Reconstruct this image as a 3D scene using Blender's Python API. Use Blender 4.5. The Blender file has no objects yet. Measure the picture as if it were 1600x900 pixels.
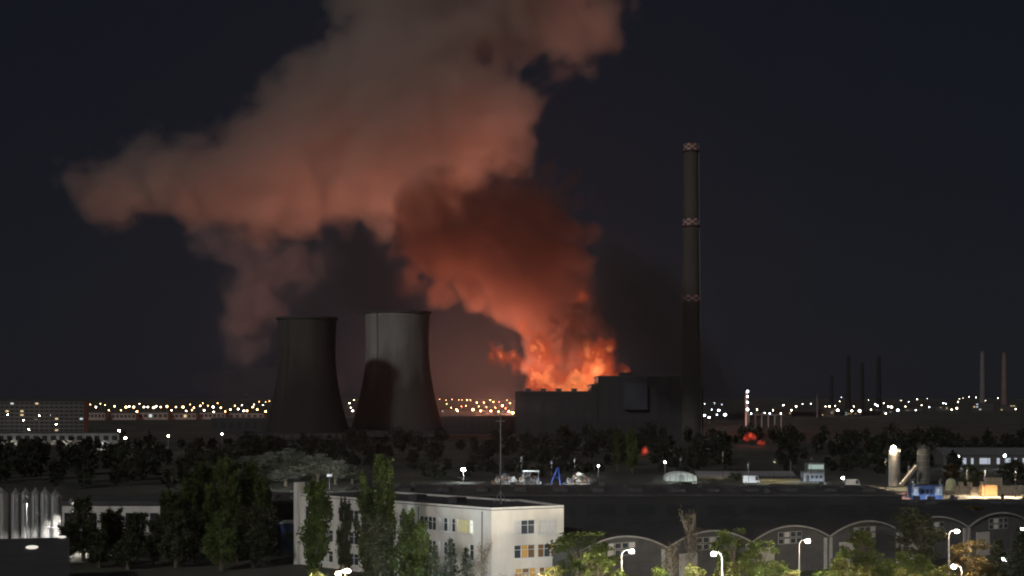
import bpy, bmesh, math, random
import numpy as np
from mathutils import Vector, Matrix
R = math.radians
scn = bpy.context.scene
C = scn.collection

# ---------------------------------------------------------------- camera
F, CX, HY, CZ = 2200.0, 800.0, 630.0, 26.0          # focal length in px, image centre, horizon row, eye height
cam_d = bpy.data.cameras.new('camera')
cam_d.sensor_width = 36.0
cam_d.lens = 36.0 * F / 1600.0
cam_d.shift_y = 180.0 / 1600.0
cam_d.clip_start = 1.0
cam_d.clip_end = 30000.0
cam = bpy.data.objects.new('camera', cam_d)
cam.location = (0, 0, CZ)
cam.rotation_euler = (R(90), 0, 0)
C.objects.link(cam)
scn.camera = cam

def at(px, py, Y):
    return Vector(((px - CX) * Y / F, Y, CZ + (HY - py) * Y / F))

# ---------------------------------------------------------------- night sky, moon, exposure
MOON_EL, MOON_AZ = 25.0, 60.0        # light travels towards +X +Y and down
world = bpy.data.worlds.new('World'); scn.world = world; world.use_nodes = True
nt = world.node_tree; nt.nodes.clear()
wo = nt.nodes.new('ShaderNodeOutputWorld'); wb = nt.nodes.new('ShaderNodeBackground')
sky = nt.nodes.new('ShaderNodeTexSky'); sky.sky_type = 'NISHITA'; sky.sun_disc = False
sky.sun_elevation = R(MOON_EL); sky.sun_rotation = R(180 + 30); sky.air_density = 1.0; sky.dust_density = 0.6
mix = nt.nodes.new('ShaderNodeMix'); mix.data_type = 'RGBA'; mix.inputs[0].default_value = 0.75
glow = nt.nodes.new('ShaderNodeRGB'); glow.outputs[0].default_value = (0.125, 0.160, 0.275, 1)  # city glow in the night air
scl = nt.nodes.new('ShaderNodeMix'); scl.data_type = 'RGBA'; scl.blend_type = 'MULTIPLY'; scl.inputs[0].default_value = 1.0
scl.inputs[7].default_value = (0.030, 0.028, 0.026, 1)
nt.links.new(sky.outputs[0], scl.inputs[6])
nt.links.new(scl.outputs[2], mix.inputs[6]); nt.links.new(glow.outputs[0], mix.inputs[7])
nt.links.new(mix.outputs[2], wb.inputs[0]); wb.inputs[1].default_value = 0.050
nt.links.new(wb.outputs[0], wo.inputs[0])

moon_d = bpy.data.lights.new('moon', 'SUN'); moon_d.energy = 1.0; moon_d.angle = R(4.0); moon_d.color = (1.0, 0.965, 0.92)
moon = bpy.data.objects.new('moon', moon_d); C.objects.link(moon)
mdir = Vector((math.cos(R(MOON_EL)) * math.cos(R(MOON_AZ)), math.cos(R(MOON_EL)) * math.sin(R(MOON_AZ)), -math.sin(R(MOON_EL))))
moon.rotation_euler = mdir.to_track_quat('-Z', 'Y').to_euler()
moon.location = (-300, -100, 300)

vs = scn.view_settings
vs.view_transform = 'Standard'; vs.look = 'None'; vs.exposure = 0.0; vs.gamma = 1.0; vs.use_curve_mapping = False
scn.display_settings.display_device = 'sRGB'
cy = scn.cycles
scn.render.engine = 'CYCLES'
cy.use_denoising = True
try: cy.denoiser = 'OPENIMAGEDENOISE'
except Exception: pass
cy.max_bounces = 8; cy.diffuse_bounces = 2; cy.glossy_bounces = 2; cy.transmission_bounces = 3
cy.volume_bounces = 5; cy.transparent_max_bounces = 16
cy.use_light_tree = True
cy.sample_clamp_indirect = 4.0
cy.caustics_reflective = False; cy.caustics_refractive = False
cy.filter_width = 2.0
cy.use_adaptive_sampling = True; cy.adaptive_threshold = 0.02

# ---------------------------------------------------------------- helpers
rng = random.Random(7)
_mats = {}
def nodes(name):
    m = bpy.data.materials.new(name); m.use_nodes = True
    n = m.node_tree; n.nodes.clear()
    o = n.nodes.new('ShaderNodeOutputMaterial')
    return m, n, o

def mat(name, col, rough=0.85, var=0.25, scale=0.6, col2=None, metal=0.0, bump=0.0, detail=5.0, stretch=(1, 1, 1), spec=0.3):
    """painted / mineral surface: two tones blended by noise in the object's own coordinates"""
    if name in _mats: return _mats[name]
    m, n, o = nodes(name)
    b = n.nodes.new('ShaderNodeBsdfPrincipled'); b.inputs['Roughness'].default_value = rough; b.inputs['Metallic'].default_value = metal
    b.inputs['Specular IOR Level'].default_value = spec
    tc = n.nodes.new('ShaderNodeTexCoord'); mp = n.nodes.new('ShaderNodeMapping'); mp.inputs['Scale'].default_value = stretch
    nz = n.nodes.new('ShaderNodeTexNoise'); nz.inputs['Scale'].default_value = scale; nz.inputs['Detail'].default_value = detail
    nz.inputs['Roughness'].default_value = 0.62
    rp = n.nodes.new('ShaderNodeValToRGB'); rp.color_ramp.elements[0].position = 0.32; rp.color_ramp.elements[1].position = 0.70
    c2 = col2 or tuple(c * (1 - var) for c in col)
    rp.color_ramp.elements[0].color = (*c2, 1); rp.color_ramp.elements[1].color = (*col, 1)
    n.links.new(tc.outputs['Object'], mp.inputs[0]); n.links.new(mp.outputs[0], nz.inputs['Vector'])
    n.links.new(nz.outputs['Fac'], rp.inputs[0]); n.links.new(rp.outputs[0], b.inputs['Base Color'])
    if bump:
        bp = n.nodes.new('ShaderNodeBump'); bp.inputs['Strength'].default_value = bump; bp.inputs['Distance'].default_value = 0.3
        n.links.new(nz.outputs['Fac'], bp.inputs['Height']); n.links.new(bp.outputs[0], b.inputs['Normal'])
    n.links.new(b.outputs[0], o.inputs[0])
    _mats[name] = m
    return m

def emit(name, col, strength, sample=True):
    if name in _mats: return _mats[name]
    m, n, o = nodes(name)
    e = n.nodes.new('ShaderNodeEmission'); e.inputs[0].default_value = (*col, 1); e.inputs[1].default_value = strength
    n.links.new(e.outputs[0], o.inputs[0])
    if not sample: m.cycles.emission_sampling = 'NONE'
    _mats[name] = m
    return m

def leafmat(name, col, col2, trans=0.25):
    if name in _mats: return _mats[name]
    m, n, o = nodes(name)
    tc = n.nodes.new('ShaderNodeTexCoord'); nz = n.nodes.new('ShaderNodeTexNoise'); nz.inputs['Scale'].default_value = 0.55; nz.inputs['Detail'].default_value = 6
    oi = n.nodes.new('ShaderNodeObjectInfo')
    rp = n.nodes.new('ShaderNodeValToRGB'); rp.color_ramp.elements[0].position = 0.33; rp.color_ramp.elements[1].position = 0.68
    rp.color_ramp.elements[0].color = (*col2, 1); rp.color_ramp.elements[1].color = (*col, 1)
    hs = n.nodes.new('ShaderNodeHueSaturation')
    mr = n.nodes.new('ShaderNodeMapRange'); mr.inputs[3].default_value = 0.7; mr.inputs[4].default_value = 1.25
    n.links.new(oi.outputs['Random'], mr.inputs[0]); n.links.new(mr.outputs[0], hs.inputs['Value'])
    n.links.new(tc.outputs['Object'], nz.inputs['Vector']); n.links.new(nz.outputs['Fac'], rp.inputs[0]); n.links.new(rp.outputs[0], hs.inputs['Color'])
    d = n.nodes.new('ShaderNodeBsdfDiffuse'); t = n.nodes.new('ShaderNodeBsdfTranslucent'); mx = n.nodes.new('ShaderNodeMixShader'); mx.inputs[0].default_value = trans
    n.links.new(hs.outputs[0], d.inputs[0]); n.links.new(hs.outputs[0], t.inputs[0])
    n.links.new(d.outputs[0], mx.inputs[1]); n.links.new(t.outputs[0], mx.inputs[2]); n.links.new(mx.outputs[0], o.inputs[0])
    _mats[name] = m
    return m

class MB:
    """collects simple solids into one mesh"""
    def __init__(s): s.v = []; s.f = []
    def add(s, vs_, fs_):
        k = len(s.v); s.v += [tuple(p) for p in vs_]; s.f += [tuple(i + k for i in f) for f in fs_]; return s
    def box(s, x0, x1, y0, y1, z0, z1):
        return s.add([(x0,y0,z0),(x1,y0,z0),(x1,y1,z0),(x0,y1,z0),(x0,y0,z1),(x1,y0,z1),(x1,y1,z1),(x0,y1,z1)],
                     [(0,3,2,1),(4,5,6,7),(0,1,5,4),(1,2,6,5),(2,3,7,6),(3,0,4,7)])
    def lathe(s, prof, n=24, cx=0, cy=0, cap0=True, cap1=True):
        k = [(r, z) for r, z in prof]; vs_ = []; fs_ = []
        for r, z in k:
            for i in range(n):
                a = 2 * math.pi * i / n; vs_.append((cx + r * math.cos(a), cy + r * math.sin(a), z))
        for j in range(len(k) - 1):
            for i in range(n):
                i2 = (i + 1) % n; fs_.append((j*n+i, j*n+i2, (j+1)*n+i2, (j+1)*n+i))
        if cap0: fs_.append(tuple(range(n - 1, -1, -1)))
        if cap1: fs_.append(tuple((len(k)-1)*n + i for i in range(n)))
        return s.add(vs_, fs_)
    def tube(s, pts, rad, n=6):
        pts = [Vector(p) for p in pts]; rad = rad if isinstance(rad, (list, tuple)) else [rad] * len(pts)
        vs_ = []; fs_ = []
        for j, p in enumerate(pts):
            d = (pts[min(j+1, len(pts)-1)] - pts[max(j-1, 0)]).normalized()
            u = d.orthogonal().normalized() if j == 0 else (u - d * u.dot(d)).normalized()
            w = d.cross(u)
            for i in range(n):
                a = 2 * math.pi * i / n; vs_.append(p + (u * math.cos(a) + w * math.sin(a)) * rad[j])
        for j in range(len(pts) - 1):
            for i in range(n):
                i2 = (i + 1) % n; fs_.append((j*n+i, j*n+i2, (j+1)*n+i2, (j+1)*n+i))
        fs_.append(tuple(range(n-1, -1, -1))); fs_.append(tuple((len(pts)-1)*n + i for i in range(n)))
        return s.add(vs_, fs_)
    def prism(s, poly, y0, y1):
        """polygon in x,z (counter-clockwise seen from -y), extruded along y"""
        n = len(poly)
        vs_ = [(x, y0, z) for x, z in poly] + [(x, y1, z) for x, z in poly]
        fs_ = [tuple(range(n)), tuple(range(2*n-1, n-1, -1))] + [(i, i + n, (i+1) % n + n, (i+1) % n) for i in range(n)]
        return s.add(vs_, fs_)
    def mesh(s, name):
        me = bpy.data.meshes.new(name); me.from_pydata(s.v, [], s.f); me.update(); return me
    def build(s, name, m, parent=None, smooth=False, **k):
        return obj(name, s.mesh(name), m, parent, smooth, **k)

def obj(name, me, m, parent=None, smooth=False, loc=None, rotz=0.0):
    o = bpy.data.objects.new(name, me); C.objects.link(o)
    if m is not None and not me.materials: me.materials.append(m)
    if smooth: me.shade_smooth() if hasattr(me, 'shade_smooth') else None
    if parent is not None: o.parent = parent
    if loc is not None: o.location = loc
    if rotz: o.rotation_euler = (0, 0, rotz)
    return o

def tag(o, label, cat, group=None, kind=None):
    if label: o['label'] = label
    if cat: o['category'] = cat
    if group: o['group'] = group
    if kind: o['kind'] = kind
    return o

def thing(name, label, cat, loc=(0, 0, 0), rotz=0.0, group=None):
    o = bpy.data.objects.new(name, None); C.objects.link(o)
    o.empty_display_size = 0.5
    o.location = loc; o.rotation_euler = (0, 0, rotz)
    return tag(o, label, cat, group)

def copy_tree(o, parent=None):
    c = o.copy(); C.objects.link(c); c.parent = parent
    for ch in list(o.children): copy_tree(ch, c)
    return c

# terrain height: flat near, rising gently towards the far town
def ground_z(Y):
    return max(0.0, (Y - 1500.0) * 0.0108) if Y < 5400 else (5400 - 1500) * 0.0108

def lamp_spot(px, py, h):
    """where a lamp of height h over the terrain is seen at this pixel"""
    lo, hi = 400.0, 5300.0
    f = lambda Y: CZ + (HY - py) * Y / F - ground_z(Y) - h
    if f(lo) < 0: return lo
    for _ in range(60):
        mid = (lo + hi) / 2
        if f(mid) > 0: lo = mid
        else: hi = mid
    return lo
def hyp(lo, hi): return rng.uniform(lo, hi)

# ================================================================ ground
def ground_material():
    m, n, o = nodes('ground_night')
    b = n.nodes.new('ShaderNodeBsdfPrincipled'); b.inputs['Roughness'].default_value = 0.95; b.inputs['Specular IOR Level'].default_value = 0.1
    tc = n.nodes.new('ShaderNodeTexCoord')
    n1 = n.nodes.new('ShaderNodeTexNoise'); n1.inputs['Scale'].default_value = 0.018; n1.inputs['Detail'].default_value = 7
    n2 = n.nodes.new('ShaderNodeTexNoise'); n2.inputs['Scale'].default_value = 0.4; n2.inputs['Detail'].default_value = 5
    rp = n.nodes.new('ShaderNodeValToRGB'); e = rp.color_ramp.elements
    e[0].position = 0.35; e[0].color = (0.055, 0.058, 0.045, 1); e[1].position = 0.66; e[1].color = (0.12, 0.115, 0.10, 1)
    mx = n.nodes.new('ShaderNodeMix'); mx.data_type = 'RGBA'; mx.blend_type = 'MULTIPLY'; mx.inputs[0].default_value = 0.5
    n.links.new(tc.outputs['Object'], n1.inputs['Vector']); n.links.new(tc.outputs['Object'], n2.inputs['Vector'])
    n.links.new(n1.outputs['Fac'], rp.inputs[0]); n.links.new(rp.outputs[0], mx.inputs[6]); n.links.new(n2.outputs['Color'], mx.inputs[7])
    n.links.new(mx.outputs[2], b.inputs['Base Color']); n.links.new(b.outputs[0], o.inputs[0])
    return m
gy = [-300, 0, 150, 250, 400, 700, 1000, 1500, 2000, 2600, 3300, 4200, 5400, 7000]
gx = [-4500, -2500, -1200, -400, 0, 400, 1200, 2500, 4500]
g = MB(); g.v = [(x, y, ground_z(y)) for y in gy for x in gx]
nx_ = len(gx)
g.f = [(j*nx_+i, j*nx_+i+1, (j+1)*nx_+i+1, (j+1)*nx_+i) for j in range(len(gy)-1) for i in range(nx_-1)]
gr = g.build('ground', ground_material()); tag(gr, None, None, kind='structure')

# ================================================================ smoke hulls from a signed distance field
def perlin(P, seed):
    """gradient noise at points P (n, 3), about -1..1"""
    r = np.random.RandomState(seed)
    perm = np.concatenate([r.permutation(256)] * 3); G = r.normal(size=(256, 3)).astype(np.float32); G /= np.linalg.norm(G, axis=1)[:, None]
    I = np.floor(P).astype(np.int32); Fr = (P - I).astype(np.float32); I &= 255
    W = Fr * Fr * Fr * (Fr * (Fr * 6 - 15) + 10)
    out = np.zeros(len(P), np.float32)
    for a in (0, 1):
        for b in (0, 1):
            for c in (0, 1):
                g_ = G[perm[perm[perm[(I[:, 0] + a) & 255] + ((I[:, 1] + b) & 255)] + ((I[:, 2] + c) & 255)]]
                d = g_[:, 0] * (Fr[:, 0] - a) + g_[:, 1] * (Fr[:, 1] - b) + g_[:, 2] * (Fr[:, 2] - c)
                out += d * (W[:, 0] if a else 1 - W[:, 0]) * (W[:, 1] if b else 1 - W[:, 1]) * (W[:, 2] if c else 1 - W[:, 2])
    return out * 1.6
ROT = np.array(Matrix.Rotation(0.7, 3, 'X') @ Matrix.Rotation(0.5, 3, 'Y') @ Matrix.Rotation(0.9, 3, 'Z'), dtype=np.float32)

def surface_nets(f, origin, step):
    f = f.copy()
    for a in range(3):
        s0 = [slice(None)] * 3; s0[a] = 0; f[tuple(s0)] = 1.0
        s0[a] = -1; f[tuple(s0)] = 1.0
    ins = f < 0
    nx, ny, nz = f.shape
    acc = np.zeros((nx-1, ny-1, nz-1, 3), np.float32); cnt = np.zeros((nx-1, ny-1, nz-1), np.float32)
    crn = [(i, j, k) for i in (0, 1) for j in (0, 1) for k in (0, 1)]
    for p in crn:
        for a in range(3):
            if p[a]: continue
            q = list(p); q[a] = 1
            sp = tuple(slice(p[b], p[b] + f.shape[b] - 1) for b in range(3)); sq = tuple(slice(q[b], q[b] + f.shape[b] - 1) for b in range(3))
            cr = ins[sp] != ins[sq]
            d = f[sp] - f[sq]; t = np.where(cr, f[sp] / np.where(np.abs(d) < 1e-9, 1, d), 0)
            for b in range(3):
                acc[..., b] += cr * (p[b] + (t if b == a else 0))
            cnt += cr
    has = cnt > 0
    idx = -np.ones(has.shape, int); idx[has] = np.arange(has.sum())
    base = np.argwhere(has)
    v = (base + acc[has] / cnt[has][:, None]) * step + np.array(origin)
    quads = []
    for a in range(3):
        b, c = (a + 1) % 3, (a + 2) % 3
        s0 = [slice(None)] * 3; s1 = [slice(None)] * 3; s0[a] = slice(0, -1); s1[a] = slice(1, None)
        cr = ins[tuple(s0)] != ins[tuple(s1)]
        fl = ins[tuple(s0)]
        e = np.argwhere(cr)
        ok = (e[:, b] > 0) & (e[:, c] > 0) & (e[:, b] < f.shape[b] - 1) & (e[:, c] < f.shape[c] - 1)
        e = e[ok]
        def cell(db, dc):
            q = e.copy(); q[:, b] += db; q[:, c] += dc
            return idx[q[:, 0], q[:, 1], q[:, 2]]
        q4 = np.stack([cell(-1, -1), cell(0, -1), cell(0, 0), cell(-1, 0)], 1)
        flip = ~fl[e[:, 0], e[:, 1], e[:, 2]]
        q4[flip] = q4[flip][:, ::-1]
        quads.append(q4)
    return v, np.concatenate(quads)

def smoke_field(balls, step, carve=(), k=10.0, noise=((60, 14), (26, 7)), seed=1, floor=None):
    """balls: (px, py, radius px, distance, depth factor).  Returns field, origin."""
    P = []
    for b in balls:
        px, py, rp, Y = b[:4]; dz = b[4] if len(b) > 4 else 1.0
        c = at(px, py, Y); P.append((c.x, c.y, c.z, rp * Y / F, dz))
    P = np.array(P)
    pad = 26 + 2 * step
    lo = np.array([(P[:, i] - P[:, 3] * (P[:, 4] if i == 1 else 1)).min() - pad for i in range(3)])
    hi = np.array([(P[:, i] + P[:, 3] * (P[:, 4] if i == 1 else 1)).max() + pad for i in range(3)])
    if floor is not None: lo[2] = max(lo[2], floor)
    n = [int((hi[i] - lo[i]) / step) + 2 for i in range(3)]
    X = (lo[0] + np.arange(n[0]) * step).astype(np.float32)[:, None, None]
    Yg = (lo[1] + np.arange(n[1]) * step).astype(np.float32)[None, :, None]
    Z = (lo[2] + np.arange(n[2]) * step).astype(np.float32)[None, None, :]
    acc = np.zeros(n, np.float32)
    for x, y, z, r, dz in P:
        d = np.sqrt((X - x) ** 2 + ((Yg - y) / dz) ** 2 + (Z - z) ** 2) - r
        acc += np.exp(-np.clip(d, -60, 200) / k)
    f = -k * np.log(np.maximum(acc, 1e-12))
    for b in carve:
        px, py, rp, Y = b[:4]; c = at(px, py, Y); r = rp * Y / F
        dz = b[4] if len(b) > 4 else 1.0
        d = np.sqrt((X - c.x) ** 2 + ((Yg - c.y) / dz) ** 2 + (Z - c.z) ** 2) - r
        f = np.maximum(f, -d)
    band = np.argwhere((f < 55) & (f > -60))
    Q = (band * step + lo).astype(np.float32); add = np.zeros(len(Q), np.float32)
    for q, (wl, am) in enumerate(noise):
        w3 = np.array(wl if isinstance(wl, tuple) else (wl, wl, wl), np.float32)
        v = perlin((Q / w3) @ ROT.T + 17.3 * q, seed * 31 + q)
        add += am * (v if q == 0 else 0.55 - 1.9 * np.abs(v))      # rounded billows, creases between them
    f[band[:, 0], band[:, 1], band[:, 2]] += add
    return f, lo

def smoke_mat(name, albedo, density, aniso=0.58, emission=None, estr=0.0):
    m, n, o = nodes(name)
    p = n.nodes.new('ShaderNodeVolumePrincipled')
    p.inputs['Color'].default_value = (*albedo, 1); p.inputs['Density'].default_value = density; p.inputs['Anisotropy'].default_value = aniso if albedo[0] > 0.3 else 0.0
    p.inputs['Density Attribute'].default_value = ''; p.inputs['Temperature Attribute'].default_value = ''
    if emission:
        p.inputs['Emission Color'].default_value = (*emission, 1); p.inputs['Emission Strength'].default_value = estr
    n.links.new(p.outputs[0], o.inputs['Volume'])
    m.cycles.homogeneous_volume = True
    return m

def hull(name, f, lo, step, iso, m, parent):
    v, q = surface_nets(f - iso, lo, step)
    if not len(q): return None
    me = bpy.data.meshes.new(name)
    me.from_pydata(v.tolist(), [], q.tolist()); me.update()
    return obj(name, me, m, parent)

def smoke(name, label, balls, step, shells, aniso=0.58, **kw):
    """shells: (part name, iso offset in m, albedo, density[, emission, strength])"""
    f, lo = smoke_field(balls, step, **kw)
    t = thing(name, label, 'fire' if 'fire' in name or 'flame' in name else 'smoke')
    t['kind'] = 'stuff'
    for i, sh in enumerate(shells):
        m = smoke_mat(name + '_' + sh[0], sh[2], sh[3], aniso=aniso, emission=sh[4] if len(sh) > 4 else None, estr=sh[5] if len(sh) > 5 else 0)
        hull(sh[0], f, lo, step, sh[1], m, t)
    return t

S = 1300.0      # the burning part of the plant lies behind the boiler house
pale = [(104,288,9,S+60),(118,296,14,S+60),(135,303,19,S+60),(160,302,33,S+60),(200,302,47,S+60),(250,285,58,S+60),(300,288,62,S+60),(360,285,68,S+70),(420,265,88,S+80),
        (400,315,40,S+50),(465,305,55,S+60),(480,210,95,S+90),(540,150,92,S+90),(560,285,70,S+80),(600,200,115,S+100),(625,95,105,S+100),
        (660,280,75,S+90),(700,190,105,S+100),(715,60,95,S+110),(765,200,70,S+100),(800,150,52,S+90),(730,255,50,S+80),
        (640,-50,130,S+110),(800,-35,95,S+110),(890,15,72,S+110),(935,0,45,S+110),(940,-60,70,S+110),(760,-140,150,S+120),(880,-150,110,S+120),
        (905,75,26,S+100),(840,40,45,S+100),(500,330,28,S+60),(600,310,40,S+70)]
PALE = (0.90, 0.82, 0.785)
smoke('pale_smoke_cloud', 'huge pale brown smoke cloud lit orange from below, drifting up over both cooling towers', pale, 3.7,
      [('smoke_fringe', 6.0, PALE, 0.0014), ('smoke_veil', 1.5, PALE, 0.0050), ('smoke_body', -2.0, PALE, 0.010), ('smoke_core', -7.0, PALE, 0.012), ('smoke_heart', -16.0, PALE, 0.012)],
      carve=[(795,92,24,S+90,8.0),(758,86,15,S+90,8.0),(838,104,26,S+90,8.0),(872,128,22,S+90,8.0)], k=9.0, noise=((80, 15), (42, 18), (19, 9), (9, 4)), seed=3)

column = [(880,585,42,S+10),(850,560,34,S+10),(915,560,40,S+10),(870,520,52,S+15),(905,500,45,S+10),(830,480,58,S+20),(880,450,52,S+15),
          (790,430,66,S+25),(850,400,62,S+20),(740,390,66,S+30),(700,390,60,S+30),(810,350,70,S+25),(860,340,46,S+25),(740,330,58,S+35),
          (660,370,44,S+30),(680,320,50,S+35),(640,330,30,S+40),(770,300,34,S+30),(880,390,30,S+20),(650,420,26,S+30),(720,440,32,S+30)]
BROWN = (0.42, 0.28, 0.245)
smoke('burning_smoke_column', 'dense dark red smoke column rising from the fire behind the power plant', column, 3.6,
      [('smoke_fringe', 4.0, BROWN, 0.003), ('smoke_veil', 1.0, BROWN, 0.012), ('smoke_body', -4.0, BROWN, 0.014), ('smoke_core', -11.0, BROWN, 0.014)],
      k=6.0, noise=((55, 14), (30, 19), (14, 9), (7, 3)), seed=5)

wisps = [(395,400,40,S),(440,410,38,S),(480,430,28,S),(350,385,30,S),(400,450,34,S),(385,500,36,S),(380,545,32,S),(420,470,24,S),(320,370,20,S),(500,400,26,S)]
smoke('thin_smoke_wisps', 'thin purplish smoke wisps hanging left above the cooling towers', wisps, 4.0,
      [('smoke_fringe', 6.0, (0.50, 0.47, 0.49), 0.0010), ('smoke_veil', 0.0, (0.50, 0.47, 0.49), 0.0035), ('smoke_body', -6.0, (0.50, 0.47, 0.49), 0.007)], k=7.0, noise=((50, 14), (24, 13), (11, 5)), seed=8, aniso=0.0)

low = [(310,600,14,S+40),(350,602,17,S+40),(390,600,18,S+40),(430,600,19,S+40),(475,600,18,S+40),(520,598,15,S+40)]
smoke('low_smoke_bank', 'low brown smoke bank over the town lights left of the cooling towers', low, 3.0,
      [('smoke_veil', 3.0, (0.7, 0.62, 0.55), 0.004)], k=8.0, noise=((40, 5), (16, 3)), seed=11)

steam = [(520,478,20,1000),(470,482,14,1000),(660,482,16,1010),(545,455,24,1000),(590,412,26,1000),(530,375,20,1000),(620,480,26,1010),(600,468,26,1005),(575,455,28,1000),(555,430,34,1000),(552,400,38,1000),(560,375,30,1000),(535,410,24,1000),(505,445,24,1000),(640,470,18,1010),(490,470,18,1000),(600,440,26,1000)]
smoke('dark_tower_steam', 'dark grey vapour standing above the right cooling tower', steam, 2.6,
      [('vapour_veil', 2.5, (0.16, 0.17, 0.20), 0.014), ('vapour_body', -4.0, (0.12, 0.13, 0.16), 0.030)], k=6.0, noise=((32, 6), (14, 4)), seed=14)

dark = [(1150,640,11,965),(1135,632,15,965),(1120,612,18,965),(1100,588,25,965),(1080,562,33,965),(1055,535,40,965),(1030,505,46,965),(1005,475,46,965),(975,445,44,968),(1000,545,36,968),(960,490,36,970),(1040,575,26,968),(960,410,34,970),(1020,440,34,970)]
smoke('black_smoke_drift', 'black smoke drifting across the foot of the tall chimney', dark, 3.0,
      [('smoke_veil', 3.0, (0.10, 0.10, 0.105), 0.010), ('smoke_body', -5.0, (0.08, 0.08, 0.085), 0.020)], k=8.0, noise=((36, 8), (15, 4)), seed=17)

soot = [(884,600,10,S-85),(880,572,13,S-85),(884,545,15,S-85),(892,520,17,S-85),(905,500,16,S-85),(870,505,12,S-85),(925,515,10,S-85),(893,486,13,S-85),(908,562,9,S-85),(862,588,9,S-85),(922,538,11,S-85),(846,602,7,S-85),(900,590,9,S-85),(850,530,9,S-85),(955,560,8,S-85),(930,490,12,S-85)]
smoke('soot_stream', 'dark sooty smoke stream standing before the flames', soot, 1.8,
      [('smoke_veil', 2.0, (0.20, 0.12, 0.10), 0.02), ('smoke_body', -2.5, (0.16, 0.10, 0.08), 0.06)], k=3.0, noise=((24, 5), (11, 6), (5, 2)), seed=23)
haze_ = [(560,560,40,S+20),(620,540,60,S+20),(700,540,70,S+20),(760,530,60,S+20),(720,590,40,S+20),(800,560,40,S+20),(650,590,40,S+20)]
smoke('thin_ground_smoke', 'faint grey smoke hanging between the right cooling tower and the fire', haze_, 5.0,
      [('smoke_fringe', 8.0, (0.28, 0.28, 0.28), 0.0006), ('smoke_veil', -6.0, (0.28, 0.28, 0.28), 0.0008)], k=12.0, noise=((60, 14), (28, 8)), seed=29)
# ---- the fire itself: glowing volumes, orange outside, yellow at heart, and the light they throw
fire = [(935,575,26,S-48),(950,583,16,S-48),(970,590,12,S-48),(900,595,24,S-48),(925,550,22,S-48),(945,545,13,S-48),(860,595,26,S-48),(838,588,18,S-48),(880,560,10,S-48),
        (812,566,12,S-48),(795,557,9,S-48),(780,552,7,S-48),(826,574,12,S-48),(850,540,14,S-48),(832,520,9,S-48),(910,468,10,S-60),(890,507,6,S-60),(858,560,14,S-48),(985,578,5,S-48),(816,503,9,S-48),(800,488,7,S-48),(838,540,16,S-48),(768,549,7,S-48),(945,482,4,S-60),(915,600,30,S-48),(880,605,24,S-48)]
fire = [(a, b, c * .86, d) for a, b, c, d in fire]
ft = smoke('fire_burning', 'bright orange flames burning behind the roof of the power plant', fire, 1.3,
      [('flame_edge', 1.5, (0.25, 0.10, 0.06), 0.03, (1.0, 0.10, 0.03), 0.007), ('flame_body', -1.8, (0.2, 0.1, 0.06), 0.05, (1.0, 0.14, 0.035), 0.020), ('flame_heart', -6.0, (0.2, 0.1, 0.06), 0.04, (1.0, 0.36, 0.12), 0.09)],
      k=3.0, noise=((22, 4.5), ((9, 9, 14), 6.5), (5, 2.8), (3, 1.2)), seed=21)
def fire_light(px, py, Y, power, parent, rad=4.0, col=(1.0, 0.335, 0.195)):
    d = bpy.data.lights.new('fire_light', 'POINT'); d.energy = power; d.color = col; d.shadow_soft_size = rad
    o = bpy.data.objects.new('fire_light', d); C.objects.link(o); o.location = at(px, py, Y); o.parent = parent
    return o
for px, py, Y, pw in ((800,645,S+120,1.35e6),(760,645,S+140,1.35e6),(838,585,S-66,0.4e5),(930,580,S-66,0.7e5)):
    fire_light(px, py, Y, pw, ft)

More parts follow.
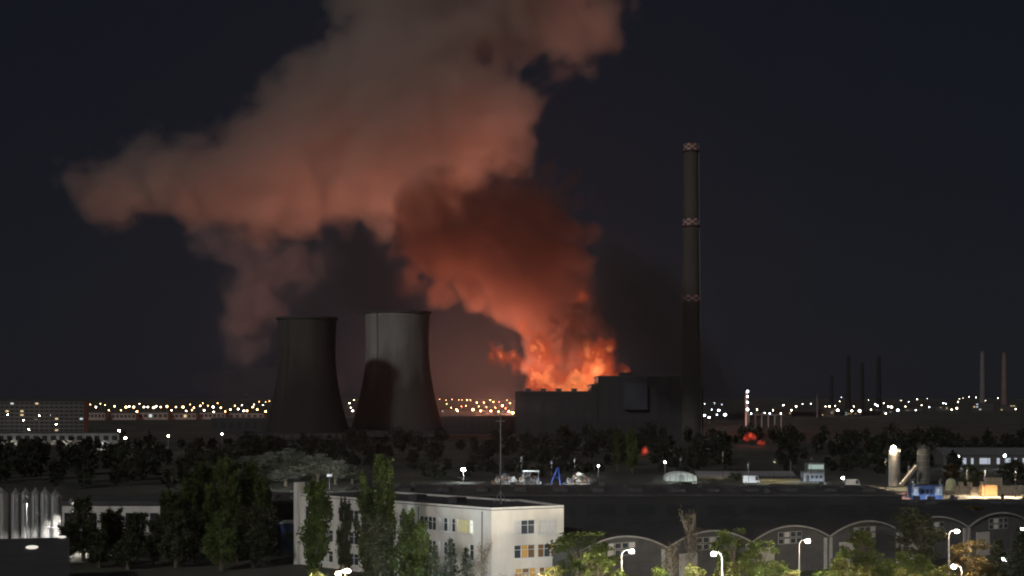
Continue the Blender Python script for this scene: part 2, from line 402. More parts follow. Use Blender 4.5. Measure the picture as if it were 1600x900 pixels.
# ================================================================ cooling towers
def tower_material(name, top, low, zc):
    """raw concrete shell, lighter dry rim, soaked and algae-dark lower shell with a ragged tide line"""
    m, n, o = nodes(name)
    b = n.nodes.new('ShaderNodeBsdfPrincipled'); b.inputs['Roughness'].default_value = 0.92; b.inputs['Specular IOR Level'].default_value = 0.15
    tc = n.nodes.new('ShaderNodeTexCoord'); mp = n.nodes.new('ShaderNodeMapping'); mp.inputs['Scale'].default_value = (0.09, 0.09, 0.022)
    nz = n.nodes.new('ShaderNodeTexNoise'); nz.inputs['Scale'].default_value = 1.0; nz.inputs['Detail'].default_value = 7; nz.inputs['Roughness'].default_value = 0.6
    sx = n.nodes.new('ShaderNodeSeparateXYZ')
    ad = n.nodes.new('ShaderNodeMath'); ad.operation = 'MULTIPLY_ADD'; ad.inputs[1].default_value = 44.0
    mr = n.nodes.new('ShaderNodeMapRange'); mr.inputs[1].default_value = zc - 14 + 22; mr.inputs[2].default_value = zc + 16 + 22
    mx = n.nodes.new('ShaderNodeMix'); mx.data_type = 'RGBA'; mx.inputs[6].default_value = (*low, 1); mx.inputs[7].default_value = (*top, 1)  # the low tone carries shade painted onto the lower shell
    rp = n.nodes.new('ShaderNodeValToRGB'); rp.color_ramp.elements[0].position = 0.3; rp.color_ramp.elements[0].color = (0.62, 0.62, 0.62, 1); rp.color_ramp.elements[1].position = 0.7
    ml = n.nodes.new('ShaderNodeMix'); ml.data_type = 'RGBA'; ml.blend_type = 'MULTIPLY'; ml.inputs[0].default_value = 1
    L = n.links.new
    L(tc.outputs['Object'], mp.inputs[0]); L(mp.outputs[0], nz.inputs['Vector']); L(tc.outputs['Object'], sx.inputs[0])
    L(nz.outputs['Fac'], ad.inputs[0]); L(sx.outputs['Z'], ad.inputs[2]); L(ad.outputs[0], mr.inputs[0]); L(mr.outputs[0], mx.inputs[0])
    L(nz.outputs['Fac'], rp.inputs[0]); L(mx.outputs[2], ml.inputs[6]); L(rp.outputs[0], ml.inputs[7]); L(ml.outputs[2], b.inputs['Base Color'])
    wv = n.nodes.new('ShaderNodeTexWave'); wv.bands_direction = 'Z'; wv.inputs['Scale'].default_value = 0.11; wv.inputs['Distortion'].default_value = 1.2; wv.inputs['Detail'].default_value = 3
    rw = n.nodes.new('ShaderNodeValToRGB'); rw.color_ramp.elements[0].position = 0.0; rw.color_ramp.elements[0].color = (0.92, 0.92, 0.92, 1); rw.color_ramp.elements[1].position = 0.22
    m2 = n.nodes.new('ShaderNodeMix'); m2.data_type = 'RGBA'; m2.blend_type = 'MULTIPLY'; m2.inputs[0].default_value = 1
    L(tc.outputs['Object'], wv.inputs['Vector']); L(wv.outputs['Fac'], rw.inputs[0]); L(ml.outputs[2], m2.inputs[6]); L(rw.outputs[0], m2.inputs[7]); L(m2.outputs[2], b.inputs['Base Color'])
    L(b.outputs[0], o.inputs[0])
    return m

M_dark_conc = mat('sooty_concrete', (0.05, 0.05, 0.048), var=0.4, scale=0.15)
def cooling_tower(label, px, Y, topz, rt, rthroat, rb, m):
    p = at(px, HY, Y)
    t = thing('cooling_tower', label, 'cooling tower', (p.x, Y, 0), group='cooling towers')
    zt = topz * 0.74; z0 = 7.0
    prof = []
    for i in range(25):
        z = z0 + (topz - z0) * i / 24
        if z < zt: r = rthroat * math.sqrt(1 + ((zt - z) / (zt - z0)) ** 2 * ((rb / rthroat) ** 2 - 1))
        else: r = rthroat * math.sqrt(1 + ((z - zt) / (topz - zt)) ** 2 * ((rt / rthroat) ** 2 - 1))
        prof.append((r, z))
    inner = [(r - 0.7, z) for r, z in reversed(prof)]
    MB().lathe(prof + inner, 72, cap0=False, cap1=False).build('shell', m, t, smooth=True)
    MB().lathe([(rt + .05, topz - 1.2), (rt + 0.9, topz - 1.2), (rt + 0.9, topz + 0.25), (rt + .05, topz + 0.25)], 72, cap0=False, cap1=False).build('rim', M_dark_conc, t)
    for k in range(28):
        a = 2 * math.pi * k / 28; a2 = a + (math.pi / 28)
        e = prof[0][0] - .4
        MB().tube([(math.cos(a2) * (rb + 1.6), math.sin(a2) * (rb + 1.6), 0), (math.cos(a) * e, math.sin(a) * e, z0 + .3)], 0.45, 5).build('column', M_dark_conc, t)
    MB().lathe([(rb + 3, 0), (rb + 3, 1.4), (rb + 2.4, 1.4), (rb + 2.4, 0.3), (0.1, .3)], 48, cap0=False).build('basin', M_dark_conc, t)
    lx = -0.35 * rt
    lad = MB()
    for q in range(len(prof) - 1):
        (r0, za), (r1, zb) = prof[q], prof[q + 1]
        A = 1.32 * math.pi
        for da in (-0.018, 0.018):
            lad.tube([(math.cos(A+da)*(r0+.35), math.sin(A+da)*(r0+.35), za), (math.cos(A+da)*(r1+.35), math.sin(A+da)*(r1+.35), zb)], 0.12, 4)
    lad.build('ladder', M_dark_conc, t)
    return t
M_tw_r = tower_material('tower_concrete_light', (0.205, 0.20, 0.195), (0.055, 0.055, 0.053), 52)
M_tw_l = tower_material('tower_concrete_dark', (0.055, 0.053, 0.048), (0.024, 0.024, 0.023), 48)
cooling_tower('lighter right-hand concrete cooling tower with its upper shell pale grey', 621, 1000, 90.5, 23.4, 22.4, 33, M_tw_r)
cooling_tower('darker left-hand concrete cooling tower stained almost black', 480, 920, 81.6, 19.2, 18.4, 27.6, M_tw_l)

# ================================================================ tall chimney
M_chim = mat('chimney_concrete', (0.062, 0.057, 0.050), var=0.35, scale=0.08, stretch=(1, 1, 0.25))
M_chim_white = mat('faded_white_paint', (0.34, 0.29, 0.27), var=0.3, scale=0.4)
M_chim_red = mat('faded_red_paint', (0.16, 0.035, 0.03), var=0.3, scale=0.4)
M_steel_dark = mat('dark_steel', (0.07, 0.07, 0.075), rough=0.6, var=0.3, scale=0.8)
M_steel = mat('galvanised_steel', (0.36, 0.37, 0.38), rough=0.5, var=0.25, scale=0.7, metal=0.4)
def chimney(label, px, Y, topz, r0, r1, bands, sq=14, rows=3, bh=4.6, m=M_chim, group=None, name='tall_chimney'):
    p = at(px, HY, Y); gz = ground_z(Y)
    t = thing(name, label, 'chimney', (p.x, Y, gz), group=group)
    H = topz - gz
    rr = lambda z: r0 + (r1 - r0) * (z / H) ** 0.8
    MB().lathe([(rr(H * i / 20), H * i / 20) for i in range(21)] + [(rr(H) - .6, H), (rr(H) - .6, H - 6)], 32, cap1=True).build('stack', m, t, smooth=False)
    for zb in bands:
        MB().lathe([(rr(zb) + .1, zb - .5), (rr(zb) + 1.3, zb - .5), (rr(zb) + 1.3, zb - .2), (rr(zb) + .1, zb - .2)], 32, cap0=False, cap1=False).build('platform', M_steel_dark, t)
        bnd = None
        for k in range(rows):
            for i in range(sq):
                za = zb + k * bh / rows + .15; zc = zb + (k + 1) * bh / rows + .15
                a0 = 2 * math.pi * i / sq; a1 = 2 * math.pi * (i + 1) / sq
                r = rr(za) + 0.12
                vs_ = []; ns = 3
                for s in range(ns + 1):
                    a = a0 + (a1 - a0) * s / ns
                    vs_ += [(r * math.cos(a), r * math.sin(a), za), (r * math.cos(a), r * math.sin(a), zc)]
                q = MB().add(vs_, [(2*s, 2*s+2, 2*s+3, 2*s+1) for s in range(ns)])
                q.build('painted_square', M_chim_white if (i + k) % 2 else M_chim_red, t)
    lad = MB(); A = -0.5 * math.pi + 1.05
    for i in range(20):
        za, zb = H * i / 20, H * (i + 1) / 20
        for da in (-.04, .04):
            lad.tube([(math.cos(A+da)*(rr(za)+.4), math.sin(A+da)*(rr(za)+.4), za), (math.cos(A+da)*(rr(zb)+.4), math.sin(A+da)*(rr(zb)+.4), zb)], 0.14, 4)
    lad.build('ladder', M_steel, t)
    return t
zz = lambda py, Y: CZ + (HY - py) * Y / F
chimney('tall dark concrete chimney with three red and white checked bands', 1080, 1000, zz(225, 1000), 7.6, 5.4, [zz(236, 1000), zz(353, 1000), zz(472, 1000)])

# ================================================================ power plant
M_clad = mat('dark_cladding', (0.026, 0.027, 0.031), rough=0.75, var=0.3, scale=0.12, stretch=(1, 1, 0.3))
M_clad2 = mat('blue_grey_cladding', (0.036, 0.038, 0.052), rough=0.7, var=0.3, scale=0.12)
M_roof_dark = mat('tar_roof', (0.07, 0.071, 0.076), rough=0.9, var=0.35, scale=0.15)
M_glass_dark = mat('dark_glass', (0.03, 0.033, 0.038), rough=0.15, var=0.2, scale=0.4, spec=0.5)
def industrial_block(par, x0, x1, Y0, Y1, h, m, bays, strips=((0.55, 0.8),), name='hall_wall'):
    w = MB().box(x0, x1, Y0, Y1, 0, h).build(name, m, par)
    MB().box(x0 - .5, x1 + .5, Y0 - .5, Y1 + .5, h, h + .9).build('parapet', M_roof_dark, par)
    bw = (x1 - x0) / bays
    for i in range(bays + 1):
        xx = x0 + bw * i
        MB().box(xx - .5, xx + .5, Y0 - .45, Y0 - .003, 0, h - .003).build('pilaster', m, par)
    for a, b in strips:
        for i in range(bays):
            xa = x0 + bw * i + .8
            MB().box(xa, xa + bw - 1.6, Y0 - .12, Y0 - .004, h * a, h * b).build('window', M_glass_dark, par)
    return w
cb = thing('coal_bunker', 'dark coal bunker block hidden behind the right cooling tower', 'building', ((622 - CX) * 1400 / F, 1390, 0))  # added unseen block that keeps firelight from spilling left
MB().box(-28, 28, 0, 90, 0, 34).build('wall', M_clad, cb); MB().box(-28.5, 28.5, -.5, 90.5, 34, 35).build('roof', M_roof_dark, cb)
for k in range(7): MB().box(-26 + 7.6 * k, -21 + 7.6 * k, -.15, -.004, 20, 28).build('window', M_glass_dark, cb)
pp = thing('power_plant', 'long dark power plant halls stepping up to a tall boiler house below the fire', 'power plant', (0, 0, 0))
X = lambda px, Y: (px - CX) * Y / F
industrial_block(pp, X(806, 1030), X(925, 1030), 1030, 1090, zz(613, 1030), M_clad, 9, ((0.2, 0.45), (0.6, 0.85)), 'turbine_hall_wall')
industrial_block(pp, X(925, 1025), X(938, 1025), 1024, 1085, zz(602, 1025), M_clad, 2, ((0.5, 0.8),), 'stair_wall')
industrial_block(pp, X(936, 1010), X(1062, 1010), 1010, 1070, zz(589, 1010), M_clad, 8, ((0.15, 0.3),), 'boiler_house_wall')
industrial_block(pp, X(1062, 1020), X(1098, 1020), 1021, 1060, zz(607, 1020), M_clad, 3, ((0.3, 0.5),), 'annex_wall')
MB().box(X(975, 1008), X(1011, 1008), 1005.6, 1009.4, zz(640, 1008), zz(598, 1008)).build('wall_panel', M_clad2, pp)
MB().box(X(968, 1030), X(988, 1030), 1025, 1040, zz(589, 1010) + .9, zz(581, 1010)).build('roof_plant_room', M_clad, pp)
for i in range(4):
    x = X(825 + i * 24, 1050)
    MB().box(x - 2, x + 2, 1045, 1055, zz(613, 1030) + .9, zz(613, 1030) + 3).build('roof_vent', M_steel_dark, pp)

# ================================================================ lamps
def bulb_mesh(r, sub=2, flat=1.0):
    bm = bmesh.new(); bmesh.ops.create_icosphere(bm, subdivisions=sub, radius=r)
    for v in bm.verts: v.co.z *= flat
    me = bpy.data.meshes.new('bulb'); bm.to_mesh(me); bm.free(); return me
M_pole = mat('pole_steel', (0.30, 0.30, 0.30), rough=0.55, var=0.2, scale=1.0, metal=0.3)
M_head = mat('lamp_housing', (0.10, 0.10, 0.11), rough=0.5, var=0.2, scale=2.0)
M_black = mat('black_paint', (0.02, 0.02, 0.02), var=.2)
E_warm = emit('lamp_warm_white', (1.0, 0.80, 0.55), 1900.0)
E_white = emit('lamp_cool_white', (0.92, 0.96, 1.0), 1500.0)
E_sod = emit('lamp_amber', (1.0, 0.62, 0.30), 1200.0)

def street_lamp(label, px, py, h=8.0, col=None, arm=1.2, group=None, gain=1.0, r=0.27, Y=None, base=0.0):
    """pole, curved arm, housing and a glowing glass below it; the glass is seen at (px, py)"""
    Y = Y or (CZ - h - base) * F / (py - HY)
    p = at(px, py, Y)
    s = 1 if arm >= 0 else -1; a = abs(arm)
    t = thing('street_lamp', label, 'street lamp', (p.x - s * a, Y, base), group=group)
    k = p.z - base
    MB().tube([(0, 0, 0), (0, 0, k * .5), (0, 0, k - .3)], [.11, .09, .07], 8).build('pole', M_pole, t)
    MB().tube([(0, 0, k - .3), (s * a * .25, 0, k + .12), (s * a * .7, 0, k + .28), (s * a, 0, k + .26)], [.06, .05, .045, .045], 6).build('arm', M_pole, t)
    MB().box(-.12, .12, -.12, .12, 0, .4).build('base_plate', M_head, t)
    hd = MB().prism([(s*a - .34, k + .20), (s*a + .34, k + .20), (s*a + .26, k + .34), (s*a - .20, k + .40)], -.16, .16).build('lamp_housing', M_head, t)
    obj('bulb', bulb_mesh(r, 2, 0.8), col or E_warm, t, loc=(s * a, -0.05, k + .04))
    return t

def flood_lamp(label, px, base_y, h, Y=None, power=900.0, col=(1.0, 0.86, 0.66), cat='flood lamp', group=None):
    """pole with a bell housing; the lit face looks down into the yard"""
    Y = Y or CZ * F / (base_y - HY)
    p = at(px, HY, Y)
    t = thing('yard_lamp', label, cat, (p.x, Y, 0), group=group)
    MB().tube([(0, .62, 0), (0, .62, h - .2), (0, .45, h + .25), (0, .1, h + .34)], [.08, .05, .04, .04], 6).build('pole', M_black, t)
    MB().lathe([(.12, h + .35), (.34, h + .2), (.60, h - .50), (.58, h - .52), (.31, h + .14), (.1, h + .25)], 14).build('bell_shade', M_head, t)
    m = emit('yard_light_%d_%d' % (int(power), int(col[2] * 100)), col, power)
    MB().lathe([(.30, h - .06), (.30, h - .1)], 12).build('lamp_glass', m, t)
    return t

def away_flood(label, px, Y, h, power, col, w=.7):
    """floodlight on a short post, its lit face turned away from the viewer"""
    p = at(px, HY, Y); t = thing('floodlight', label, 'flood lamp', (p.x, Y, 0))
    MB().tube([(0, 0, 0), (0, 0, h - .35)], [.09, .07], 6).build('post', M_head, t)
    MB().box(-w, w, -.25, .1, h - .35, h + .45).build('lamp_housing', M_head, t)
    MB().box(-w + .08, w - .08, .104, .13, h - .28, h + .38).build('lamp_glass', emit('away_%d' % int(power), col, power), t)

# distant street lamps of the town, each a pole with a glowing head
far_pole = MB().tube([(0, 0, 0), (0, 0, 9.2)], [.16, .10], 5).mesh('pole')
far_pole.materials.append(M_pole)
far_heads = {}
for nm, colr, st in (('warm', (1.0, 0.55, 0.21), 26.0), ('white', (1.0, 0.86, 0.66), 26.0), ('cool', (0.74, 0.86, 1.0), 24.0), ('red', (1.0, 0.30, 0.16), 22.0)):
    for q, rr_ in ((0, 0.72), (1, 1.15), (2, 1.7)):
        me = bulb_mesh(rr_, 2, 0.8); me.materials.append(emit('town_lamp_%s_%d' % (nm, q), colr, st)); far_heads[nm, q] = me
def far_lamp(px, py, nm, q, label, group):
    Y = lamp_spot(px, py, 9.0)
    p = at(px, py, Y)
    t = thing('town_street_lamp', label, 'street lamp', (p.x, Y, p.z - 9.0), group=group)
    obj('pole', far_pole, None, t); obj('bulb', far_heads[nm, q], None, t, loc=(0, 0, 9.0))
def ordinal(n): return '%d%s' % (n, 'th' if 10 <= n % 100 <= 20 else {1: 'st', 2: 'nd', 3: 'rd'}.get(n % 10, 'th'))
SZ = ('faint', 'clear', 'bright')
L1 = [(25,632,1),(43,632,0),(66,632,2),(73,638,2),(95,637,2),(108,637,1),(114,637,1),(131,637,2),(141,632,0),(150,636,1),(157,631,0),(164,633,0),(179,635,1),
      (197,636,2),(202,635,1),(209,636,2),(214,643,1),(225,636,1),(231,636,1),(240,637,2),(244,635,1),(251,636,1),(261,635,2),(275,636,1),(286,636,2),(291,642,0),(297,632,0),
      (303,637,1),(313,634,1),(317,630,0),(319,641,1),(333,636,2),(334,644,1),(345,637,1),(352,643,0),(360,640,1),(367,634,0),(372,639,1),(381,642,1),(386,642,1),(395,636,1),(397,632,0),
      (402,640,1),(405,628,0),(411,633,0),(415,643,1),(415,628,0),(421,627,0),(384,616,0),(300,641,0),(268,641,0),(218,631,0),(189,641,0),(170,641,0),(325,634,0),(340,630,0),(378,633,0)]
for k, (px, py, q) in enumerate(sorted(L1)): far_lamp(px, py, 'warm' if (px * 7 + py) % 3 else 'white', q, '%s warm town lamp, %s from the left picture edge, left of the cooling towers' % (SZ[q], ordinal(k + 1)), 'town lamps left of the cooling towers')
for k, (px, py, q) in enumerate([(553,625,0),(546,630,1),(548,637,0),(551,642,1)]): far_lamp(px, py, 'white', q, '%s town lamp in the gap between the two cooling towers' % ('highest', 'second highest', 'second lowest', 'lowest')[k], 'town lamps between the cooling towers')
L2 = [(687,624,0),(697,625,0),(706,624,0),(717,625,0),(722,625,0),(730,625,1),(735,625,1),(745,629,1),(756,629,1),(766,625,1),(771,628,1),(780,628,0),(785,634,2),(792,625,0),(797,630,1),(698,631,0),
      (721,635,0),(728,634,0),(713,640,1),(715,642,1),(693,641,0),(739,640,2),(751,642,1),(767,642,1),(779,643,0),(795,643,1),(801,645,2),(760,636,0),(705,637,0),(774,637,0),(748,635,0),(790,638,0)]
for k, (px, py, q) in enumerate(sorted(L2)): far_lamp(px, py, 'red' if (px * 5 + py) % 4 == 0 else 'warm', q, '%s town lamp, %s to the right from the right cooling tower, before the power plant' % (SZ[q], ordinal(k + 1)), 'town lamps beside the power plant')
L3 = [(1224,633,1),(1225,640,0),(1236,641,1),(1244,635,1),(1254,631,0),(1267,631,0),(1290,635,0),(1296,635,1),(1309,641,2),(1315,621,0),(1312,627,0),(1331,642,1),(1343,642,2),(1334,635,0),
      (1357,625,0),(1368,632,1),(1371,634,1),(1381,630,0),(1388,635,1),(1393,636,2),(1403,641,2),(1384,646,0),(1408,626,0),(1420,628,0),(1433,624,1),(1449,623,0),(1474,630,1),(1478,631,0),(1497,628,1),
      (1495,638,1),(1505,622,0),(1514,620,1),(1525,621,1),(1559,622,1),(1587,639,0),(1431,641,0),(1452,636,0),(1499,623,0),(1208,641,0),(1195,645,0),(1183,640,0),(1305,634,0),(1322,630,0),(1348,631,0),(1361,640,0),(1415,635,0),(1440,633,0),(1540,626,0),(1487,640,0)]
for k, (px, py, q) in enumerate(sorted(L3)): far_lamp(px, py, 'white' if (px + py) % 4 else 'cool', q, '%s white town lamp, %s from the left, right of the lit process column' % (SZ[q], ordinal(k + 1)), 'town lamps right of the tall chimney')
for k, (px, py, q) in enumerate([(1101,631,0),(1101,649,1),(1108,652,1),(1123,641,2),(1133,648,2),(1116,630,0),(1128,632,0),(1112,640,0),(1120,648,0)]):
    far_lamp(px, py, 'cool', q, 'bluish yard lamp right of the boiler house, ' + ('upper left', 'lower left', 'lowest', 'bright middle', 'bright lower right', 'highest', 'upper right', 'small middle left', 'small lower middle')[k] + ' of its cluster', 'yard lamps beside the boiler house')
for k, (px, py, lab) in enumerate([(186,673,'white street lamp above the right end of the long pale depot'), (196,684,'yellowish street lamp on a short pole right of the long pale depot'),
                          (263,681,'orange-white lone street lamp in the dark right of the long depot'), (347,678,'small white lone street lamp left of the left cooling tower'),
                          (12,648,'street lamp at the picture edge before the apartment block'), (61,649,'yellow street lamp before the apartment block, brightest of those in front of it'), (37,656,'paired street lamp lower before the apartment block'), (88,663,'street lamp by the right end of the apartment block'), (45,671,'lowest small street lamp before the apartment block')]):
    h = 9.0; Y = min((CZ - h) * F / max(py - HY, 12), 1240) if py > 640 else 1200
    p = at(px, py, Y)
    t = thing('road_lamp', lab, 'street lamp', (p.x, Y, 0))
    MB().tube([(0, 0, 0), (0, 0, p.z - .4)], [.14, .09], 6).build('pole', M_pole, t)
    MB().box(-.5, .5, -.25, .25, p.z + .25, p.z + .42).build('lamp_housing', M_head, t)
    obj('bulb', bulb_mesh(.48 if k < 3 else .36, 2, .75), emit('road_lamp_glow', (1.0, 0.86, 0.64), 120.0), t, loc=(0, 0, p.z))

# ================================================================ far buildings
M_pale_wall = mat('pale_render', (0.27, 0.26, 0.24), var=0.3, scale=0.25)
M_grey_wall = mat('grey_render', (0.10, 0.097, 0.095), var=0.35, scale=0.2)
M_dim_wall = mat('dim_render', (0.065, 0.063, 0.06), var=0.35, scale=0.2)
M_metal_roof = mat('sheet_roof', (0.28, 0.28, 0.29), rough=0.6, var=0.25, scale=0.3, metal=0.2)
W_warm = emit('lit_window_warm', (1.0, 0.72, 0.38), 0.9)
W_cool = emit('lit_window_cool', (0.85, 0.95, 1.0), 0.8)

_wm = {}
def wmesh(m):
    if m.name not in _wm:
        me = MB().box(-.5, .5, -.12, -.004, 0, 1).mesh('window'); me.materials.append(m); _wm[m.name] = me
    return _wm[m.name]
def slab_block(name, label, cat, px0, px1, topy, Y, depth, storeys, bays, m, lit=0.05, seed=0, group=None, base=None):
    rr_ = random.Random(seed)
    base = ground_z(Y) if base is None else base
    x0, x1 = X(px0, Y), X(px1, Y); h = zz(topy, Y) - base
    t = thing(name, label, cat, (x0, Y, base), group=group)
    w = x1 - x0
    MB().box(0, w, 0, depth, 0, h).build('wall', m, t)
    MB().box(-.4, w + .4, -.4, depth + .4, h, h + .7).build('roof', M_roof_dark, t)
    sh = h / storeys
    for s in range(storeys):
        if storeys > 1: MB().box(-.2, w + .2, -.55, -.006, s * sh + .05, s * sh + .32).build('floor_band', M_pale_wall, t)
        for b in range(bays):
            bw = w / bays
            lit_ = rr_.random() < lit
            o = obj('window', wmesh(((W_warm if rr_.random() < .6 else W_cool) if lit_ else M_glass_dark)), None, t, loc=(bw * (b + .5), 0, s * sh + sh * .36))
            o.scale = (bw * .6, 1, sh * .42)
    return t
slab_block('apartment_block', 'wide grey apartment block with pale floor bands at the far left', 'building', -70, 131, 628, 1255, 14, 8, 26, M_grey_wall, 0.05, 2)
slab_block('long_depot', 'long low pale depot building with lit front at the left below the apartment block', 'building', -60, 186, 677, 893, 16, 1, 18, M_pale_wall, 0.0, 3)
for i, (a, b) in enumerate([(130,164),(174,212),(216,262),(266,306),(312,352),(357,412)]):
    slab_block('roadside_shed', ['pale shed directly right of the apartment block, lit amber', 'second lit amber shed right of the apartment block', 'third lit amber shed right of the apartment block', 'fourth lit amber shed right of the apartment block', 'fifth lit amber shed, second from the left cooling tower', 'lit amber shed nearest the left cooling tower'][i], 'shed', a, b, 645 + (i % 2), 1850 + 12 * i, 20, 1, 6, M_pale_wall, 0.1, 20 + i, 'amber lit roadside sheds')
for i, (a, b, ty) in enumerate([(690,712,641),(716,735,643),(742,770,642),(776,800,645),(1175,1200,645),(1212,1236,640),(1284,1304,640),(1320,1346,644),(1376,1400,643),(1412,1440,638),(1462,1484,636),(1520,1552,630),(1563,1590,633)]):
    slab_block('town_building', ('small dim town building %s, between right cooling tower and power plant' % ['nearest the tower', 'second from the tower', 'third from the tower', 'nearest the plant'][i]) if i < 4 else
               ('small dim building on the right town slope, %s right of the tall chimney' % ['first', 'second', 'third', 'fourth', 'fifth', 'sixth', 'seventh', 'eighth', 'ninth'][i - 4]), 'building',
               a, b, ty, 2050 + 60 * (i % 5) if i < 9 else 2600, 18, 3, 7, M_dim_wall, 0.10, 60 + i, 'far town buildings')

# added low halls that keep firelight off the ground in front
for i, (a, b, ty) in enumerate([(330,455,654),(456,610,653),(611,700,652),(701,806,651)]):
    slab_block('low_plant_hall', ['low dark plant hall left of the left cooling tower', 'low dark plant hall behind the two cooling towers', 'low dark plant hall just right of the right cooling tower', 'low dark plant hall adjoining the power plant'][i], 'hall', a, b, ty, 1190, 26, 1, 10, M_clad, 0, 40 + i, 'low plant halls')

# far chimneys on the right
M_pale_conc = mat('pale_concrete', (0.14, 0.135, 0.135), var=0.25, scale=0.05)
M_red_conc = mat('reddish_concrete', (0.16, 0.11, 0.10), var=0.4, scale=0.03, stretch=(.1, .1, 1.5))
M_black_conc = mat('black_concrete', (0.008, 0.008, 0.009), var=0.3, scale=0.05)
def far_chimney(label, px, ty, Y, rp0, rp1, m):
    p = at(px, HY, Y); gz = ground_z(Y); H = zz(ty, Y) - gz; k = Y / F
    t = thing('far_chimney', label, 'chimney', (p.x, Y, gz), group='far chimneys')
    MB().lathe([(rp0 * k, 0), ((rp0 * .55 + rp1 * .45) * k, H * .4), (rp1 * k, H), (rp1 * k * .8, H), (rp1 * k * .8, H - 4)], 20).build('stack', m, t)
    MB().lathe([(rp1 * k + .1, H - 3), (rp1 * k + .9, H - 3), (rp1 * k + .9, H - 2), (rp1 * k + .1, H - 2)], 20, cap0=False, cap1=False).build('rim', M_dark_conc, t)
far_chimney('pale grey far chimney, left of the pair at the right edge', 1535, 549, 3300, 4.6, 3.0, M_pale_conc)
far_chimney('reddish banded far chimney, right of the pair at the right edge', 1569, 551, 3300, 5.2, 3.4, M_red_conc)
far_chimney('shortest black far chimney, leftmost of the dark group', 1299, 586, 2900, 3.6, 2.6, M_black_conc)
far_chimney('black far chimney, second of the dark group', 1325, 556, 2900, 4.6, 3.0, M_black_conc)
far_chimney('black far chimney, third of the dark group', 1347, 566, 2900, 4.0, 2.6, M_black_conc)
far_chimney('black far chimney, rightmost of the dark group', 1373, 556, 2900, 4.6, 3.0, M_black_conc)
far_chimney('thin pale mast among the town lamps right of the tall chimney', 1277, 616, 2000, 1.4, 1.0, M_pale_conc)

# refinery column strung with lamps, with its pipe rack
cp = at(1167, HY, 1500); t = thing('process_column', 'tall lit process column strung with white lamps right of the tall chimney', 'tower', (cp.x, 1500, 0))
MB().lathe([(1.9, 0), (1.9, zz(616, 1500)), (1.2, zz(613, 1500)), (.3, zz(611, 1500))], 16).build('vessel', M_steel, t)
for k, py in enumerate((612, 620, 629, 640)):
    z = zz(py, 1500)
    MB().lathe([(2.0, z - .9), (3.0, z - .9), (3.0, z - .7), (2.0, z - .7)], 16, cap0=False, cap1=False).build('platform', M_steel_dark, t)
    obj('bulb', bulb_mesh(1.0 if k in (0, 3) else .75, 2), emit('column_lamp', (.95, .97, 1.0), 30.0), t, loc=(.2, -2.9, z + .2))
cp = at(1196, HY, 1520); t = thing('pipe_rack', 'low bluish-lit pipe rack to the right of the lit process column', 'pipe rack', (cp.x, 1520, 0))
for k in range(6):
    x = -18 + 7 * k
    for yy in (-2, 2): MB().box(x - .25, x + .25, yy - .25, yy + .25, 0, 12.4 - .004).build('post', M_steel, t)
    MB().box(x - .3, x + .3, -3, 3, 12.4, 12.9).build('beam', M_steel, t)
for yy in (-2.2, -1, .3, 1.6): MB().tube([(-20, yy, 13.4), (20, yy, 13.4)], .42, 8).build('pipe', M_steel, t)
for x in (-16, 4, 16): obj('bulb', bulb_mesh(.5, 2), emit('rack_lamp', (.75, .86, 1.0), 26.0), t, loc=(x, -3.2, 15))

# ---- small fires on the ground
def small_fire(label, pts, Y, light):
    pts = [(a, b, c * .75) for a, b, c in pts]
    t = smoke('ground_fire', label, [(x, y, r, Y) for x, y, r in pts], 0.45,
          [('flame_edge', .4, (0.2, 0.1, 0.06), 0.05, (1.0, 0.07, 0.03), 0.07), ('flame_heart', -.5, (0.2, 0.1, 0.06), 0.05, (1.0, 0.14, 0.06), 0.2)], k=1.2, noise=((6, 1.0), (3, .8)), seed=int(pts[0][0]), floor=0.0)
    fire_light(pts[0][0], pts[0][1], Y - 3, light, t, rad=.6, col=(1.0, .14, .05))
small_fire('small red ground fire below the lit process column', [(1164,685,4.5),(1172,680,4),(1180,683,3.5)], 860, 900)
small_fire('small red ground fire lowest right of the power plant', [(1186,692,4.0),(1193,692,3)], 845, 700)
small_fire('tiny red ground fire right of the two dim poplars', [(1005,708,2.6),(1010,704,2.4)], 700, 300)

# ================================================================ trees
M_bark = mat('bark', (0.085, 0.065, 0.048), var=0.4, scale=2.0, stretch=(1, 1, .3))
M_bark_pale = mat('pale_bark', (0.22, 0.20, 0.17), var=0.4, scale=2.0, stretch=(1, 1, .3))
LF = {'poplar': leafmat('poplar_leaves', (0.075, 0.100, 0.026), (0.035, 0.050, 0.014)),
      'round': leafmat('lime_leaves', (0.105, 0.130, 0.035), (0.050, 0.068, 0.018)),
      'yellow': leafmat('yellowing_leaves', (0.170, 0.165, 0.055), (0.085, 0.085, 0.028)),
      'brown': leafmat('autumn_leaves', (0.120, 0.085, 0.035), (0.055, 0.040, 0.018)),
      'dark': leafmat('dark_leaves', (0.060, 0.064, 0.036), (0.032, 0.036, 0.020)),
      'conifer': leafmat('spruce_needles', (0.035, 0.045, 0.028), (0.015, 0.020, 0.013)),
      'pale': leafmat('silvery_leaves', (0.150, 0.155, 0.125), (0.070, 0.075, 0.060)),
      'bare': leafmat('dry_leaves', (0.150, 0.115, 0.070), (0.080, 0.060, 0.040))}

